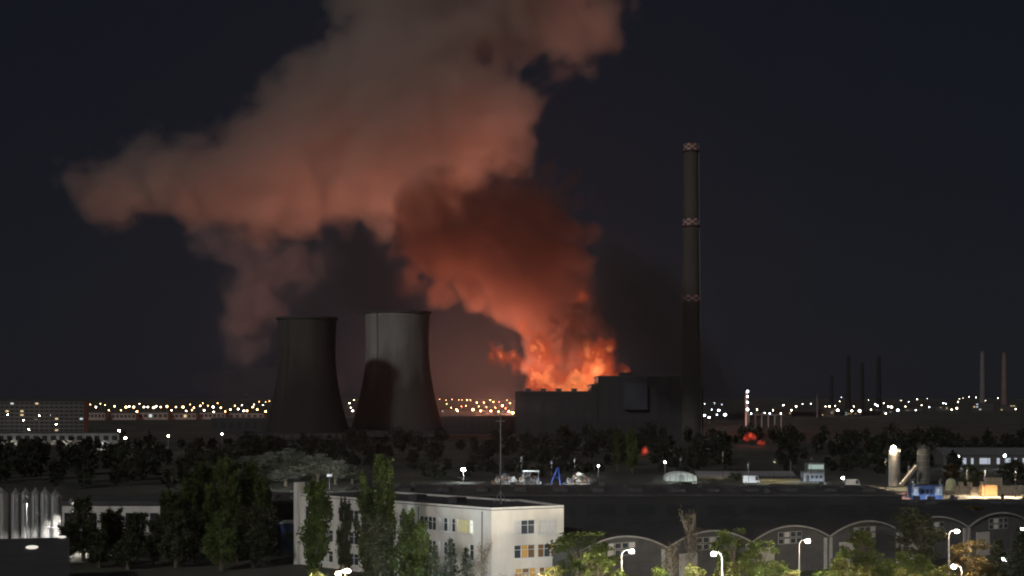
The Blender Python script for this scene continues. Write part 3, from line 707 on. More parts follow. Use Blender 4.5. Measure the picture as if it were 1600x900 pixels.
def leaf_quads(P, size, r, up=0.0):
    """P (n,3) centres -> mesh arrays of randomly turned leaf sprays"""
    n = len(P)
    a = r.normal(size=(n, 3)); a[:, 2] += up; a /= np.linalg.norm(a, axis=1)[:, None]
    b = r.normal(size=(n, 3)); b -= a * (a * b).sum(1)[:, None]; b /= np.linalg.norm(b, axis=1)[:, None]
    s = size * r.uniform(.55, 1.35, (n, 1))
    a, b = a * s, b * s * .55
    V = np.stack([P - a, P + b * .9 - a * .1, P + a, P - b * .9 + a * .15], 1).reshape(-1, 3)
    return V
def leaf_mesh(P, size, r, up=0.0):
    V = leaf_quads(P, size, r, up)
    me = bpy.data.meshes.new('crown')
    n = len(P)
    me.vertices.add(4 * n); me.vertices.foreach_set('co', V.astype(np.float32).ravel())
    me.loops.add(4 * n); me.loops.foreach_set('vertex_index', np.arange(4 * n, dtype=np.int32))
    me.polygons.add(n); me.polygons.foreach_set('loop_start', np.arange(0, 4 * n, 4, dtype=np.int32))
    me.update(calc_edges=True); me.validate()
    return me

def tree_proto(kind, seed):
    """unit tree: height 10 m, crown about 5 m wide (poplar 3 m).  Returns trunk mesh, crown mesh"""
    r = np.random.RandomState(seed); q = random.Random(seed)
    tr = MB(); pts = []
    if kind in ('poplar',):
        tr.tube([(0, 0, 0), (.05, 0, 3), (-.05, .03, 6.5), (0, 0, 9.6)], [.22, .17, .09, .02], 7)
        for k in range(34):
            z = .9 + 7.6 * (k / 34) ; a = q.uniform(0, 6.28); L = (1.55 - 1.25 * abs(z / 10 - .38) ** 1.1) * q.uniform(.65, 1.2)
            top = min(z + q.uniform(1.2, 2.4), 9.9); rad = max(.25, L * (1 if z < 6.5 else (10 - z) / 3.5 + .15))
            e = Vector((math.cos(a) * rad, math.sin(a) * rad, top)); s0 = Vector((0, 0, z)); mid = s0.lerp(e, .45) + Vector((math.cos(a), math.sin(a), -.35)) * .18
            tr.tube([s0, mid, e], [.05, .03, .01], 4)
            for c in range(3):
                f = .35 + .65 * (c + q.random()) / 3; p = s0.lerp(e, f)
                m = 52
                pts.append(np.array(p) + r.normal(size=(m, 3)) * np.array([.20, .20, .42]) * (1.0 if z < 6.5 else .7))
        size = .20
    elif kind == 'conifer':
        tr.tube([(0, 0, 0), (0, 0, 9.8)], [.2, .02], 7)
        for k in range(26):
            z = 1.0 + 8.6 * k / 26; L = 2.5 * (1 - z / 10.3)
            for j in range(8):
                a = q.uniform(0, 6.28); e = Vector((math.cos(a) * L, math.sin(a) * L, z - .35 * L + q.uniform(-.2, .2)))
                tr.tube([(0, 0, z), e], [.03, .008], 3)
                n = max(6, int(26 * L / 2.5)); t_ = r.rand(n, 1) ** .7
                pts.append(np.array([0, 0, z]) * (1 - t_) + np.array(e) * t_ + r.normal(size=(n, 3)) * .13)
        size = .17
    elif kind == 'bare':
        tr.tube([(0, 0, 0), (.1, 0, 3), (.0, .1, 6)], [.20, .15, .07], 7)
        for k in range(26):
            z = 2 + 4.5 * q.random(); a = q.uniform(0, 6.28); s0 = Vector((.05, .03, z)); L = q.uniform(1.4, 3.2)
            e = s0 + Vector((math.cos(a) * L * .6, math.sin(a) * L * .6, L)); e.z = min(e.z, 9.8)
            tr.tube([s0, s0.lerp(e, .5) + Vector((math.cos(a), math.sin(a), 0)) * .2, e], [.06, .04, .012], 4)
            for j in range(5):
                s1 = s0.lerp(e, q.uniform(.4, .95)); d = Vector((q.uniform(-1, 1), q.uniform(-1, 1), q.uniform(.1, 1.1))) * .8
                tr.tube([s1, s1 + d], [.02, .006], 3)
                pts.append(np.array(s1 + d * .7) + r.normal(size=(7, 3)) * .22)
        size = .13
    else:
        tr.tube([(0, 0, 0), (.1, .05, 2.2), (0, .1, 4.5), (.1, 0, 7)], [.26, .2, .13, .05], 8)
        blobs = []
        for k in range(30):
            a = q.uniform(0, 6.28); z = q.uniform(2.6, 9.1); env = math.sqrt(max(.03, 1 - ((z - 5.4) / 4.5) ** 2))
            rad = 2.5 * env * q.uniform(.35, .95); blobs.append((Vector((math.cos(a) * rad, math.sin(a) * rad, z)), q.uniform(.5, 1.05)))
        for c, br in blobs:
            s0 = Vector((0, .05, max(1.6, c.z * .55))); mid = s0.lerp(c, .5) + Vector((0, 0, -.2))
            tr.tube([s0, mid, c], [.07, .045, .015], 4)
            n = int(105 * br * br) + 20
            d = r.normal(size=(n, 3)); d /= np.linalg.norm(d, axis=1)[:, None]
            pts.append(np.array(c) + d * br * (r.rand(n, 1) ** .45) * np.array([1, 1, .85]) + r.normal(size=(n, 3)) * .08)
        size = .235
    return tr.mesh('trunk'), leaf_mesh(np.concatenate(pts), size, r, .3)

PROTO = {}
for kind, nv in (('poplar', 3), ('round', 4), ('conifer', 2), ('bare', 2)):
    for s in range(nv):
        PROTO[kind, s] = tree_proto(kind, 100 + 7 * s + len(kind))
WID = {'poplar': 3.0, 'round': 5.2, 'conifer': 4.6, 'bare': 4.6}
_tc = [0]; _crowns = {}
def tree(label, kind, leaf, px, topy, Y, wpx, group=None, name=None, cat='tree', base=0.0):
    s = [k for k in PROTO if k[0] == kind]; _tc[0] += 1; v = s[_tc[0] % len(s)]
    tm, cm = PROTO[v]
    if (v, leaf) not in _crowns:
        c2 = cm.copy(); c2.materials.clear(); c2.materials.append(LF[leaf]); _crowns[v, leaf] = c2
    if not tm.materials: tm.materials.append(M_bark_pale if kind == 'bare' else M_bark)
    p = at(px, HY, Y); H = zz(topy, Y) - base; sc = wpx * Y / F / WID[kind]
    t = thing(name or {'poplar': 'poplar_tree', 'round': 'leafy_tree', 'conifer': 'spruce_tree', 'bare': 'sparse_tree'}[kind], label, cat, (p.x, Y, base), rng.uniform(0, 6.28), group)
    t.scale = (sc, sc, H / 10.0)
    obj('trunk', tm, None, t); obj('crown', _crowns[v, leaf], None, t)
    return t

# ---- poplars at the left, in front
PL = [(130,776,232,52,'dark'),(178,795,240,56,'poplar'),(214,800,236,50,'dark'),(262,768,233,46,'poplar'),(290,748,238,50,'poplar'),(322,722,242,54,'poplar'),(352,718,240,58,'poplar'),(386,724,244,56,'poplar'),
      (408,744,236,42,'poplar'),(300,792,226,54,'dark'),(368,775,224,56,'poplar'),(240,812,226,46,'dark')]
PLl = ['dark poplar standing alone right of the steel silos', 'low dark poplar before the white store, left one', 'low dark poplar before the white store, right one', 'leftmost poplar of the tall left clump', 'second poplar from the left in the tall clump',
       'tall poplar in the middle left of the clump', 'tallest poplar of the left clump', 'tall poplar right of the tallest in the clump', 'rightmost poplar of the left clump', 'short dark poplar in front of the left clump', 'short poplar in front of the tallest ones', 'short dark poplar at the left foot of the clump']
PL += [(275,800,222,60,'dark'),(335,760,230,60,'poplar'),(395,790,222,56,'dark'),(345,800,218,60,'poplar'),(420,790,228,36,'dark'),(105,815,226,44,'dark'),(155,830,222,50,'dark'),(200,835,220,54,'dark')]
PLl += ['dark poplar low at the front left of the clump', 'poplar before the tallest pair of the clump', 'dark poplar low at the front right of the clump', 'lowest poplar in front of the clump, lit from below', 'small dark poplar at the right end of the clump', 'low dark tree beside the dark corner roof', 'second low dark tree right of the dark corner roof', 'third low dark tree right of the dark corner roof']
for (px, ty, Y, w, lf), lab in zip(PL, PLl): tree(lab, 'poplar', lf, px, ty, Y, w * .8, 'poplars at the left')
for (px, ty, Y, w, lf, lab) in [(494,748,201,58,'poplar','broad poplar before the left end of the white building'), (538,780,204,30,'dark','narrow dark poplar between the two tall poplars'), (572,742,200,44,'poplar','poplar paired left of the tallest slim poplar'),
        (600,712,199,46,'poplar','tallest slim poplar before the white building'), (638,798,190,50,'poplar','green poplar before the lit window row'), (660,816,188,36,'poplar','small poplar just left of the lit window row'), (590,805,192,70,'dark','short dark tree at the foot of the tallest slim poplar')]:
    tree(lab, 'poplar', lf, px, ty, Y, w * .82, 'poplars before the white building')
for (px, ty, Y, w, lab) in [(680,846,186,44,'left spruce before the white building'), (704,836,185,50,'middle spruce before the white building, the tallest'), (728,850,184,46,'right spruce before the white building')]:
    tree(lab, 'conifer', 'conifer', px, ty, Y, w, 'spruces before the white building')
tree('pale sparse tree at the inner corner of the white building', 'bare', 'bare', 756, 838, 190, 34)
tree('low sparse brown shrub left of the white corner block', 'bare', 'bare', 735, 872, 184, 40, name='sparse_shrub', cat='shrub')
tree('bushy green tree at the right end of the white building, lit by street lamps', 'round', 'round', 908, 822, 190, 104)
tree('smaller green tree left of the first street lamp', 'round', 'round', 935, 858, 182, 60)
tree('tall sparse bare tree before the vaulted halls', 'bare', 'bare', 1076, 782, 198, 46)
tree('thin sparse tree left of the second street lamp', 'bare', 'bare', 1050, 838, 192, 50)
tree('broad green tree right of the second street lamp', 'round', 'round', 1146, 818, 192, 74)
tree('green tree before the third vaulted hall', 'round', 'round', 1190, 838, 189, 62)
tree('bright low bush under the second street lamp', 'round', 'yellow', 1135, 872, 176, 66, name='bush', cat='bush')
tree('bright pale yellow bush, lowest right of the third street lamp', 'round', 'yellow', 1336, 872, 172, 74, name='bush', cat='bush')
tree('low green bush right of the third street lamp pole', 'round', 'round', 1285, 884, 170, 50, name='bush', cat='bush')
tree('dim green tree before the fourth vaulted hall', 'round', 'round', 1350, 822, 203, 76)
tree('broad dark tree left of the tall warm street lamp', 'round', 'dark', 1438, 788, 216, 92)
tree('green bushy tree low beside the tall warm lamp pole', 'round', 'round', 1428, 858, 186, 80)
tree('brown autumn tree behind the tall warm street lamp', 'round', 'brown', 1525, 784, 262, 96)
tree('golden brown tree right of the tall warm street lamp', 'round', 'brown', 1512, 838, 200, 72)
tree('low yellowing bush under the lower right street lamp', 'round', 'yellow', 1468, 880, 166, 60, name='bush', cat='bush')
tree('dark spruce at the right edge, left one', 'conifer', 'conifer', 1560, 836, 178, 74, 'spruces at the right edge')
tree('dark spruce at the right edge, right one', 'conifer', 'conifer', 1594, 818, 184, 76, 'spruces at the right edge')
for px, ty, Y, w, lf, lab in [(1035,880,172,56,'round','low green bush between the first two street lamps'), (1090,876,174,52,'yellow','yellowing low bush left of the second street lamp pole'), (1205,874,172,64,'round','wide green bush right of the bright low bush'), (1236,884,168,44,'yellow','small yellowing bush left of the third lamp pole'),
        (1310,858,186,56,'round','green bush behind the bright pale yellow bush'), (1384,868,178,62,'round','green bush right of the bright pale yellow bush'), (1420,884,168,54,'yellow','small bright bush left of the lower right street lamp'), (1535,872,170,56,'brown','brown bush before the golden brown tree'),
        (860,880,178,44,'yellow','small yellowing bush left of the bushy green tree'), (800,888,176,50,'bare','dry hedge clump before the cream corner block, left'), (835,890,174,46,'bare','dry hedge clump before the cream corner block, right'), (975,884,170,46,'round','low green bush at the first street lamp pole'), (500,886,172,56,'yellow','yellow-green bush at the bottom left of the bright lamp')]:
    tree(lab, 'bare' if lf == 'bare' else 'round', lf, px, ty, Y, w, name='bush', cat='bush')
# ---- dim trees in the middle distance
tree('slim dim poplar in the dark, left of two before the power plant', 'poplar', 'poplar', 965, 670, 530, 15, 'dim poplars before the power plant')
tree('slim dim poplar in the dark, right of two before the power plant', 'poplar', 'poplar', 988, 671, 525, 19, 'dim poplars before the power plant')
for px, ty, Y, w, lab in [(392,708,455,56,'pale silvery tree, leftmost before the left cooling tower'), (428,702,470,62,'pale silvery tree under the middle of the left cooling tower'), (462,698,480,62,'tallest pale silvery tree under the left cooling tower'),
                          (496,706,465,58,'pale silvery tree lit brightest, right of the tallest'), (524,716,450,48,'pale silvery tree between the two cooling towers'), (446,724,440,66,'low pale silvery tree in front of the others'), (550,724,455,42,'rightmost pale silvery tree below the right cooling tower')]:
    tree(lab, 'round', 'pale', px, ty, Y, w, 'pale trees below the cooling towers')
for px, ty, Y, w, lf, lab in [(1150,738,470,26,'round','small green tree before the long ochre-lit workshop'), (1110,746,462,34,'bare','sparse scrub left of the long ochre-lit workshop'), (1062,752,430,44,'dark','dark scrub below the white dome tent'), (1520,724,430,36,'round','dim green tree behind the lit sandy yard'),
                              (1582,716,440,50,'dark','dark tree behind the lit sandy yard at the right edge'), (1485,722,450,30,'brown','brownish tree right of the dark cement silo'), (1300,742,520,30,'dark','dark tree right of the two-storey site cabin'), (720,744,470,30,'pale','pale bush under the bright white floodlight')]:
    tree(lab, 'round' if lf != 'bare' else 'bare', lf, px, ty, Y, w)

# ---- unlit woodland filling the dark middle distance (one mass, nobody could count it)
def woodland():
    r = np.random.RandomState(77); P = []
    def grove(px0, px1, Y0, Y1, n, h0, h1):
        for _ in range(n):
            Y = r.uniform(Y0, Y1); px = r.uniform(px0, px1); h = h0 * .7 + (h1 * 1.1 - h0 * .7) * r.rand() ** 1.7; w = h * r.uniform(.2, .5)
            if 400 < px < 700 and Y > 900: continue
            if (1135 < px < 1215 and 440 < Y < 875) or (990 < px < 1022 and 480 < Y < 720): continue
            m = 150
            d = r.normal(size=(m, 3)); d /= np.linalg.norm(d, axis=1)[:, None]
            d *= r.rand(m, 1) ** .4
            P.append(np.array([X(px, Y), Y, h * .55]) + d * np.array([w, w, h * .45]) + r.normal(size=(m, 3)) * .5)
    grove(-80, 380, 420, 640, 70, 7, 13); grove(380, 800, 540, 880, 80, 6, 12); grove(-80, 420, 700, 850, 30, 5, 8)
    grove(800, 1240, 580, 980, 120, 6, 13); grove(1200, 1700, 640, 1000, 110, 6, 12); grove(1000, 1500, 500, 600, 40, 4, 7)
    grove(660, 950, 470, 560, 24, 3, 6)
    me = leaf_mesh(np.concatenate(P), 1.15, r, .3)
    o = obj('woodland', me, leafmat('night_wood_leaves', (0.026, 0.028, 0.018), (0.013, 0.015, 0.010)))
    return tag(o, 'dark unlit woodland filling the ground before the power plant and towers', 'woodland', kind='stuff')
woodland()

# ================================================================ white L-shaped building in front
M_white = mat('white_render', (0.62, 0.60, 0.57), var=0.28, scale=0.35, detail=8, stretch=(1, 1, .45))
M_white2 = mat('cream_render', (0.64, 0.59, 0.53), var=0.25, scale=0.30, detail=8, stretch=(1, 1, .5))
M_frame = mat('window_frame_white', (0.60, 0.60, 0.60), rough=0.5, var=0.15, scale=2.0)
M_glass_blue = mat('night_glass', (0.045, 0.055, 0.065), rough=0.12, var=0.3, scale=0.5, spec=0.6)
W_olive = emit('lit_window_olive', (0.80, 0.74, 0.36), 0.50)
W_bright = emit('lit_window_bright', (0.95, 1.0, 0.86), 0.95)
W_amber = emit('lit_curtain_amber', (1.0, 0.58, 0.16), 0.42)
W_dimamber = emit('lit_curtain_dim', (0.75, 0.42, 0.18), 0.16)
M_curtain = mat('pale_curtain', (0.55, 0.53, 0.52), var=0.3, scale=1.5, stretch=(3, 3, .3))
GL = {'d': M_glass_blue, 'o': W_olive, 'w': W_bright, 'a': W_amber, 'm': W_dimamber, 'c': M_curtain}

def facade(par, loc, ang, W, H, wins, m, name='facade_wall', reveal=.22):
    """wall sheet with real openings and reveals; wins: (u0, u1, z0, z1, panes, code string)"""
    xs = sorted({0.0, W, *[w[0] for w in wins], *[w[1] for w in wins]}); zs = sorted({0.0, H, *[w[2] for w in wins], *[w[3] for w in wins]})
    b = MB()
    for i in range(len(xs) - 1):
        for j in range(len(zs) - 1):
            cx_, cz_ = (xs[i] + xs[i+1]) / 2, (zs[j] + zs[j+1]) / 2
            if any(w[0] < cx_ < w[1] and w[2] < cz_ < w[3] for w in wins): continue
            b.add([(xs[i], 0, zs[j]), (xs[i+1], 0, zs[j]), (xs[i+1], 0, zs[j+1]), (xs[i], 0, zs[j+1])], [(0, 1, 2, 3)])
    for u0, u1, z0, z1, n, code in wins:
        q = [(u0, z0), (u1, z0), (u1, z1), (u0, z1)]
        for k in range(4):
            (a0, c0), (a1, c1) = q[k], q[(k + 1) % 4]
            b.add([(a0, 0, c0), (a1, 0, c1), (a1, reveal, c1), (a0, reveal, c0)], [(0, 3, 2, 1)])
    wall = b.build(name, m, par, loc=loc, rotz=ang)
    for u0, u1, z0, z1, n, code in wins:
        fr = MB(); f = .07; pw = (u1 - u0) / n; y0, y1 = reveal - .10, reveal - .02
        fr.box(u0, u1, y0, y1, z0, z0 + f).box(u0, u1, y0, y1, z1 - f, z1)
        for k in range(n + 1):
            x = u0 + pw * k; xa = max(u0, x - f / 2 - .01); xb = min(u1, x + f / 2 + .01)
            fr.box(xa, xb, y0 - .004, y1 - .004, z0 + f + .001, z1 - f - .001)
        zt = z0 + (z1 - z0) * .62
        fr.box(u0 + f, u1 - f, y0 + .01, y1 - .01, zt, zt + .06)
        w = fr.build('window', M_frame, par, loc=loc, rotz=ang)
        MB().box(u0 - .1, u1 + .1, -.16, -.004, z0 - .14, z0 - .02).build('sill', M_frame, w)
        for k in range(n):
            MB().box(u0 + pw * k + .02, u0 + pw * (k + 1) - .02, reveal - .012, reveal + .02, z0 + .03, z1 - .03).build('pane', GL[code[k % len(code)]], w)
    return wall

A_ = Vector((X(465, 228), 228, 0)); B_ = Vector((X(768, 196.5), 196.5, 0)); D_ = Vector((X(881, 201.5), 201.5, 0))
HB = 11.0
wb_ = thing('white_building', 'white three-storey flat-roofed building with two wings meeting at a corner', 'building', tuple(B_))
def onface(O, E):
    d = (E - O); L = d.length; d = d / L
    def u(px):
        k = (px - CX) / F; return (k * O.y - O.x) / (d.x - k * d.y)
    return d, L, math.atan2(d.y, d.x), u
dw, Lw, aw, uw = onface(A_, B_); db, Lb, ab, ub = onface(B_, D_)
rows = [(.9, 2.7), (4.1, 6.0), (7.5, 9.45)]
ww = []
for r_, (z0, z1) in enumerate(rows):
    for p0, p1, n, code in ((476, 520, 6, 'dcd'), (528, 560, 4, 'dd'), (572, 640, 8, 'ddc'), (655, 681, 4, 'd'), (686, 711, 4, 'cd')):
        ww.append((uw(p0), uw(p1), z0, z1, n, code))
    if r_ == 2: ww.append((uw(714), uw(739), z0, z1, 4, 'ooow'))
    if r_ == 1: ww.append((uw(733), uw(740), z0 - .4, z1, 1, 'd'))
facade(wb_, A_ - B_, aw, Lw, HB, ww, M_white, 'wing_wall')
bw_ = [(ub(804), ub(836), 7.5, 9.5, 3, 'cdd'), (ub(841), ub(869), 7.5, 9.5, 3, 'ccc'), (ub(804), ub(836), 4.1, 6.0, 3, 'dam'), (ub(841), ub(870), 4.1, 6.0, 3, 'mda'), (ub(806), ub(838), .9, 2.7, 3, 'ama'), (ub(843), ub(870), .9, 2.7, 3, 'maa')]
facade(wb_, (0, 0, 0), ab, Lb, HB, bw_, M_white2, 'corner_block_wall')
nw = Vector((-dw.y, dw.x, 0)); nb = Vector((-db.y, db.x, 0))
foot = [A_, B_, D_, D_ + nb * 14, Vector((.05, 213.5, 0)), A_ + nw * 14]
foot = [p - B_ for p in foot]
cen = sum(foot, Vector()) / len(foot)
def slab(pts, z0, z1):
    n = len(pts); return MB().add([(p.x, p.y, z0) for p in pts] + [(p.x, p.y, z1) for p in pts], [tuple(range(n - 1, -1, -1)), tuple(range(n, 2 * n))] + [(i, (i + 1) % n, n + (i + 1) % n, n + i) for i in range(n)])
inset = [A_ - B_ + (nw + dw) * .4, (nw + nb).normalized() * .45, D_ - B_ + (nb - db) * .4, foot[3], foot[4], foot[5]]
slab(inset, 0.01, HB - .3).build('inner_core', M_dim_wall, wb_)
slab([foot[0], foot[1], foot[2], foot[3], foot[4], foot[5]], HB, HB + .12).build('roof', M_roof_dark, wb_)
cop = MB()
for i in range(6):
    a, b = foot[i], foot[(i + 1) % 6]
    a2, b2 = a + (cen - a).normalized() * .4, b + (cen - b).normalized() * .4
    cop.add([(p.x, p.y, z) for z in (HB + .121, HB + .4) for p in (a, b, b2, a2)], [(0, 1, 5, 4), (1, 2, 6, 5), (2, 3, 7, 6), (3, 0, 4, 7), (4, 5, 6, 7)])
cop.build('parapet', M_white, wb_)
for e in (foot[2], foot[0]):
    pass
q = D_ - B_; MB().add([(q.x, q.y, 0), (q.x + nb.x * 14, q.y + nb.y * 14, 0), (q.x + nb.x * 14, q.y + nb.y * 14, HB), (q.x, q.y, HB)], [(0, 1, 2, 3)]).build('end_wall', M_white2, wb_)
MB().box(-.45, .5, -.3, 1.2, 0, 13.2).build('end_pier', M_white, wb_, loc=A_ - B_ + Vector((-.05, -.35, 0)), rotz=aw)
for k in range(3):
    u = Lw * (.3 + .2 * k); p = A_ - B_ + dw * u + nw * 6
    MB().box(-1, 1, -1, 1, HB + .122, HB + 1.0).build('roof_vent', M_steel_dark, wb_, loc=(p.x, p.y, 0), rotz=aw)
for k in range(2):
    p = A_ - B_ + dw * (Lw * (.66 + .3 * k)) - nw * .12
    MB().tube([(0, 0, 0), (0, 0, HB - .2)], .07, 6).build('downpipe', M_steel_dark, wb_, loc=(p.x, p.y, 0))

mp = at(782, HY, 209); t = thing('roof_mast', 'thin grey antenna mast on the roof of the white building', 'mast', (mp.x, 209, HB + .12))
mh = zz(641, 209) - HB - .12
MB().tube([(0, 0, 0), (0, 0, mh)], [.13, .09], 8).build('pole', M_dim_wall, t)
for a in (.6, 2.7, 4.8): MB().tube([(0, 0, 2.0), (1.1 * math.cos(a), 1.1 * math.sin(a), 0)], .06, 5).build('brace', M_pole, t)
MB().box(-.3, .3, -.3, .3, 0, .12).build('base_plate', M_steel_dark, t)
for z in (mh - .3, mh - 1.6): MB().tube([(-.7, 0, z), (.7, 0, z)], .035, 5).build('antenna_arm', M_pole, t)

# ================================================================ vaulted halls
M_hall = mat('hall_render', (0.082, 0.080, 0.083), var=0.35, scale=0.5)
M_hall_edge = mat('hall_edge', (0.34, 0.33, 0.32), var=0.3, scale=0.8)
M_vault = mat('vault_roofing', (0.034, 0.034, 0.038), rough=0.8, var=0.3, scale=0.4)
M_door = mat('pale_gate', (0.40, 0.38, 0.35), var=0.2, scale=0.7, stretch=(4, 1, .3))
HA = R(32)
hl = ['first vaulted hall, nearest the white building', 'second vaulted hall from the white building', 'third vaulted hall, behind the street lamp with the clear white pole', 'fourth vaulted hall, behind the dim green tree', 'fifth vaulted hall, behind the broad dark tree', 'sixth vaulted hall, behind the tall warm street lamp', 'vaulted hall at the right picture edge']
for i in range(7):
    c = Vector((15.5 + 13.65 * i, 200 + 8.53 * i, 0))
    t = thing('vaulted_hall', hl[i], 'hall', tuple(c), HA, 'vaulted halls')
    hw, zs_, rise, dep = 7.9, 5.0, 2.0, 24
    arc = [(-hw + 2 * hw * k / 18, zs_ + rise * (1 - (2 * k / 18 - 1) ** 2)) for k in range(19)]
    MB().prism([(-hw, 0), (hw, 0)] + arc[::-1], 0, .3).build('gable_wall', M_hall, t)
    MB().prism([(-hw, 0), (hw, 0)] + arc[::-1], dep - .3, dep).build('back_wall', M_hall, t)
    for s in (-1, 1): MB().box(min(s * hw, s * (hw - .3)), max(s * hw, s * (hw - .3)), .301, dep - .301, 0, zs_ - .01).build('side_wall', M_hall, t)
    rf = MB()
    for k in range(18):
        (xa, za), (xb, zb) = arc[k], arc[k + 1]
        rf.add([(xa, -.35, za + .01), (xb, -.35, zb + .01), (xb, dep + .2, zb + .01), (xa, dep + .2, za + .01), (xa, -.35, za + .22), (xb, -.35, zb + .22), (xb, dep + .2, zb + .22), (xa, dep + .2, za + .22)],
               [(4, 5, 6, 7), (0, 1, 5, 4), (3, 2, 1, 0), (2, 3, 7, 6)])
    rf.build('vault_roof', M_vault, t)
    MB().tube([(x, -.45, z + .12) for x, z in arc], .13, 6).build('roof_edge', M_hall_edge, t)
    MB().box(-6.6 + (i % 2), -3.2 + (i % 2), -.08, -.004, 0, 4.0).build('gate', M_door, t)
    for k in range(4):
        for z in (4.35, 5.35):
            x = -2.4 + 1.25 * k
            w = MB().box(x, x + 1.1, -.07, -.004, z, z + .85).build('window', M_frame if False else M_hall_edge, t)
            MB().box(x + .1, x + 1.0, -.10, -.071, z + .09, z + .76).build('pane', M_glass_blue if (k + i) % 3 else M_curtain, w)
    MB().box(3.2, 5.8, -.07, -.004, 0, 3.0).build('gate', M_steel_dark, t)
    for x in (-hw + .4, hw - .4): MB().box(x - .3, x + .3, -.2, -.004, 0, 4.9).build('pilaster', M_hall_edge, t)

# ================================================================ flat sheds in the dark
def flat_shed(label, px0, px1, Y0, Y1, h, name='flat_shed', rows_=7):
    x0 = X(px0, Y1); x1 = X(px1, Y1); w = x1 - x0
    t = thing(name, label, 'shed', (x0, Y0, 0), group='flat dark sheds')
    MB().box(0, w, 0, Y1 - Y0, 0, h).build('wall', M_dim_wall if False else M_clad, t)
    MB().box(-.4, w + .4, -.4, Y1 - Y0 + .4, h, h + .35).build('roof', M_roof_dark, t)
    for k in range(rows_):
        x = w * (k + .5) / rows_
        MB().box(x - 1.2, x + 1.2, (Y1 - Y0) * .3, (Y1 - Y0) * .55, h + .35, h + .9).build('roof_light', M_steel_dark, t)
        q_ = random.Random(k * 13 + rows_)
        for j in range(2):
            xx = x + q_.uniform(-.4, .4) * w / rows_; yy = (Y1 - Y0) * q_.uniform(.1, .9); hh = q_.uniform(.5, 1.3); ss = q_.uniform(.25, .7)
            if not (.26 < yy / (Y1 - Y0) < .6): MB().box(xx - ss, xx + ss, yy - ss, yy + ss, h + .351, h + .35 + hh).build('roof_vent', M_steel_dark, t)
        MB().box(w * k / rows_ - .08, w * k / rows_ + .08, -.3, Y1 - Y0 + .3, h + .351, h + .42).build('roof_seam', M_steel_dark, t)
        MB().box(x - w / rows_ * .35, x + w / rows_ * .35, -.1, -.004, h * .55, h * .8).build('window', M_glass_dark, t)
    return t
flat_shed('wide flat-roofed dark shed behind the white building and vaulted halls', 560, 1345, 272, 304, 8.0, rows_=14)
flat_shed('lower flat dark shed at the right below the lit sandy yard', 1352, 1690, 282, 302, 5.0)
flat_shed('flat dark shed behind the left wing of the white building', 424, 590, 252, 279, 8.0, rows_=4)
cs = thing('flat_shed', 'dark flat roof at the lower left corner before the steel silos', 'shed', (X(104, 206), 206, 0), R(17.5), 'flat dark sheds')
MB().box(-60, 0, -80, 0, 0, 6.0).build('wall', M_clad, cs); MB().box(-60.4, .4, -80.4, .4, 6.0, 6.35).build('roof', M_roof_dark, cs)
for k in range(4): MB().box(-50 + 11 * k, -45 + 11 * k, .004, .1, 3.2, 4.8).build('window', M_glass_dark, cs)
for px, py in ((50, 855), (97, 839)):
    p = at(px, py, 19.4 * F / (py - HY)); sk = cs
    obj('lit_skylight', bulb_mesh(.85 if px < 60 else .6, 2, .3), emit('skylight_glow', (1.0, .92, .82), .9), sk, loc=Matrix.Rotation(-R(17.5), 3, 'Z') @ (p - sk.location))

# ================================================================ steel silos at the left edge
M_silo = mat('corrugated_silo', (0.50, 0.50, 0.50), rough=0.38, var=0.35, scale=1.2, metal=0.55, stretch=(4, 4, .15))
SL = ['bright steel silo cut by the left picture edge', 'second steel silo from the left edge', 'third steel silo from the left edge', 'fourth steel silo from the left edge', 'fifth steel silo from the left edge', 'rightmost steel silo of the row']
for i, (px, rp, ty) in enumerate([(2,10.5,763),(25,7.4,764),(41,7.4,763),(56,7.4,763),(71,7.4,763),(87,8.2,766)]):
    Y = 250 + (i % 2) * .6; p = at(px, HY, Y); r_ = rp * Y / F; h = zz(ty, Y)
    t = thing('steel_silo', SL[i], 'silo', (p.x, Y, 0), group='steel silos')
    prof = []
    n = 40
    for k in range(n + 1): prof.append((r_ - (.025 if k % 2 else 0), (h - .9) * k / n))
    MB().lathe(prof, 28, cap1=False).build('barrel', M_silo, t)
    MB().lathe([(r_ + .05, h - .9), (r_ * .35, h - .25), (.22, h - .2), (.22, h), (.02, h + .02)], 28).build('cone_roof', M_silo, t)
    MB().tube([(0, -r_ - .12, 0), (0, -r_ - .12, h - .7), (0, -.2, h + .25)], .06, 6).build('fill_pipe', M_steel, t)
p = at(86, HY, 247); t = thing('silo_stair', 'small lit steel stair platform beside the rightmost silo', 'stairs', (p.x, 246.4, 0))
MB().box(-1.1, 1.4, -.5, .5, 4.2, 4.3).build('platform', M_steel, t)
for x in (-1.0, 1.3):
    for y in (-.45, .45): MB().box(x - .05, x + .05, y - .05, y + .05, 0, 4.199).build('post', M_steel, t)
for z in (4.75, 5.25): MB().tube([(-1.1, -.48, z), (1.4, -.48, z)], .035, 5).build('railing', M_steel, t)
for k in range(10): MB().box(1.42 + .22 * k, 1.64 + .22 * k, -.4, .4, 3.8 - .4 * k, 3.85 - .4 * k).build('step', M_steel, t)
slab_block('white_store', 'low white store building behind the dark poplars right of the silos', 'building', 97, 250, 789, 266, 14, 1, 8, M_white, 0.0, 9)
p = at(452, HY, 243); t = thing('blue_cabin', 'small blue site cabin left of the white building pier', 'cabin', (p.x, 243, 0))
MB().box(-1.5, 1.5, 0, 5, 0, 5.2).build('wall', mat('blue_sheet', (0.02, 0.045, 0.16), rough=.5, var=.2, scale=.8), t)
MB().box(-1.7, 1.7, -.2, 5.2, 5.2, 5.4).build('roof', M_steel, t)
MB().box(-1.0, 1.0, -.06, -.004, 2.4, 3.6).build('window', M_glass_blue, t)

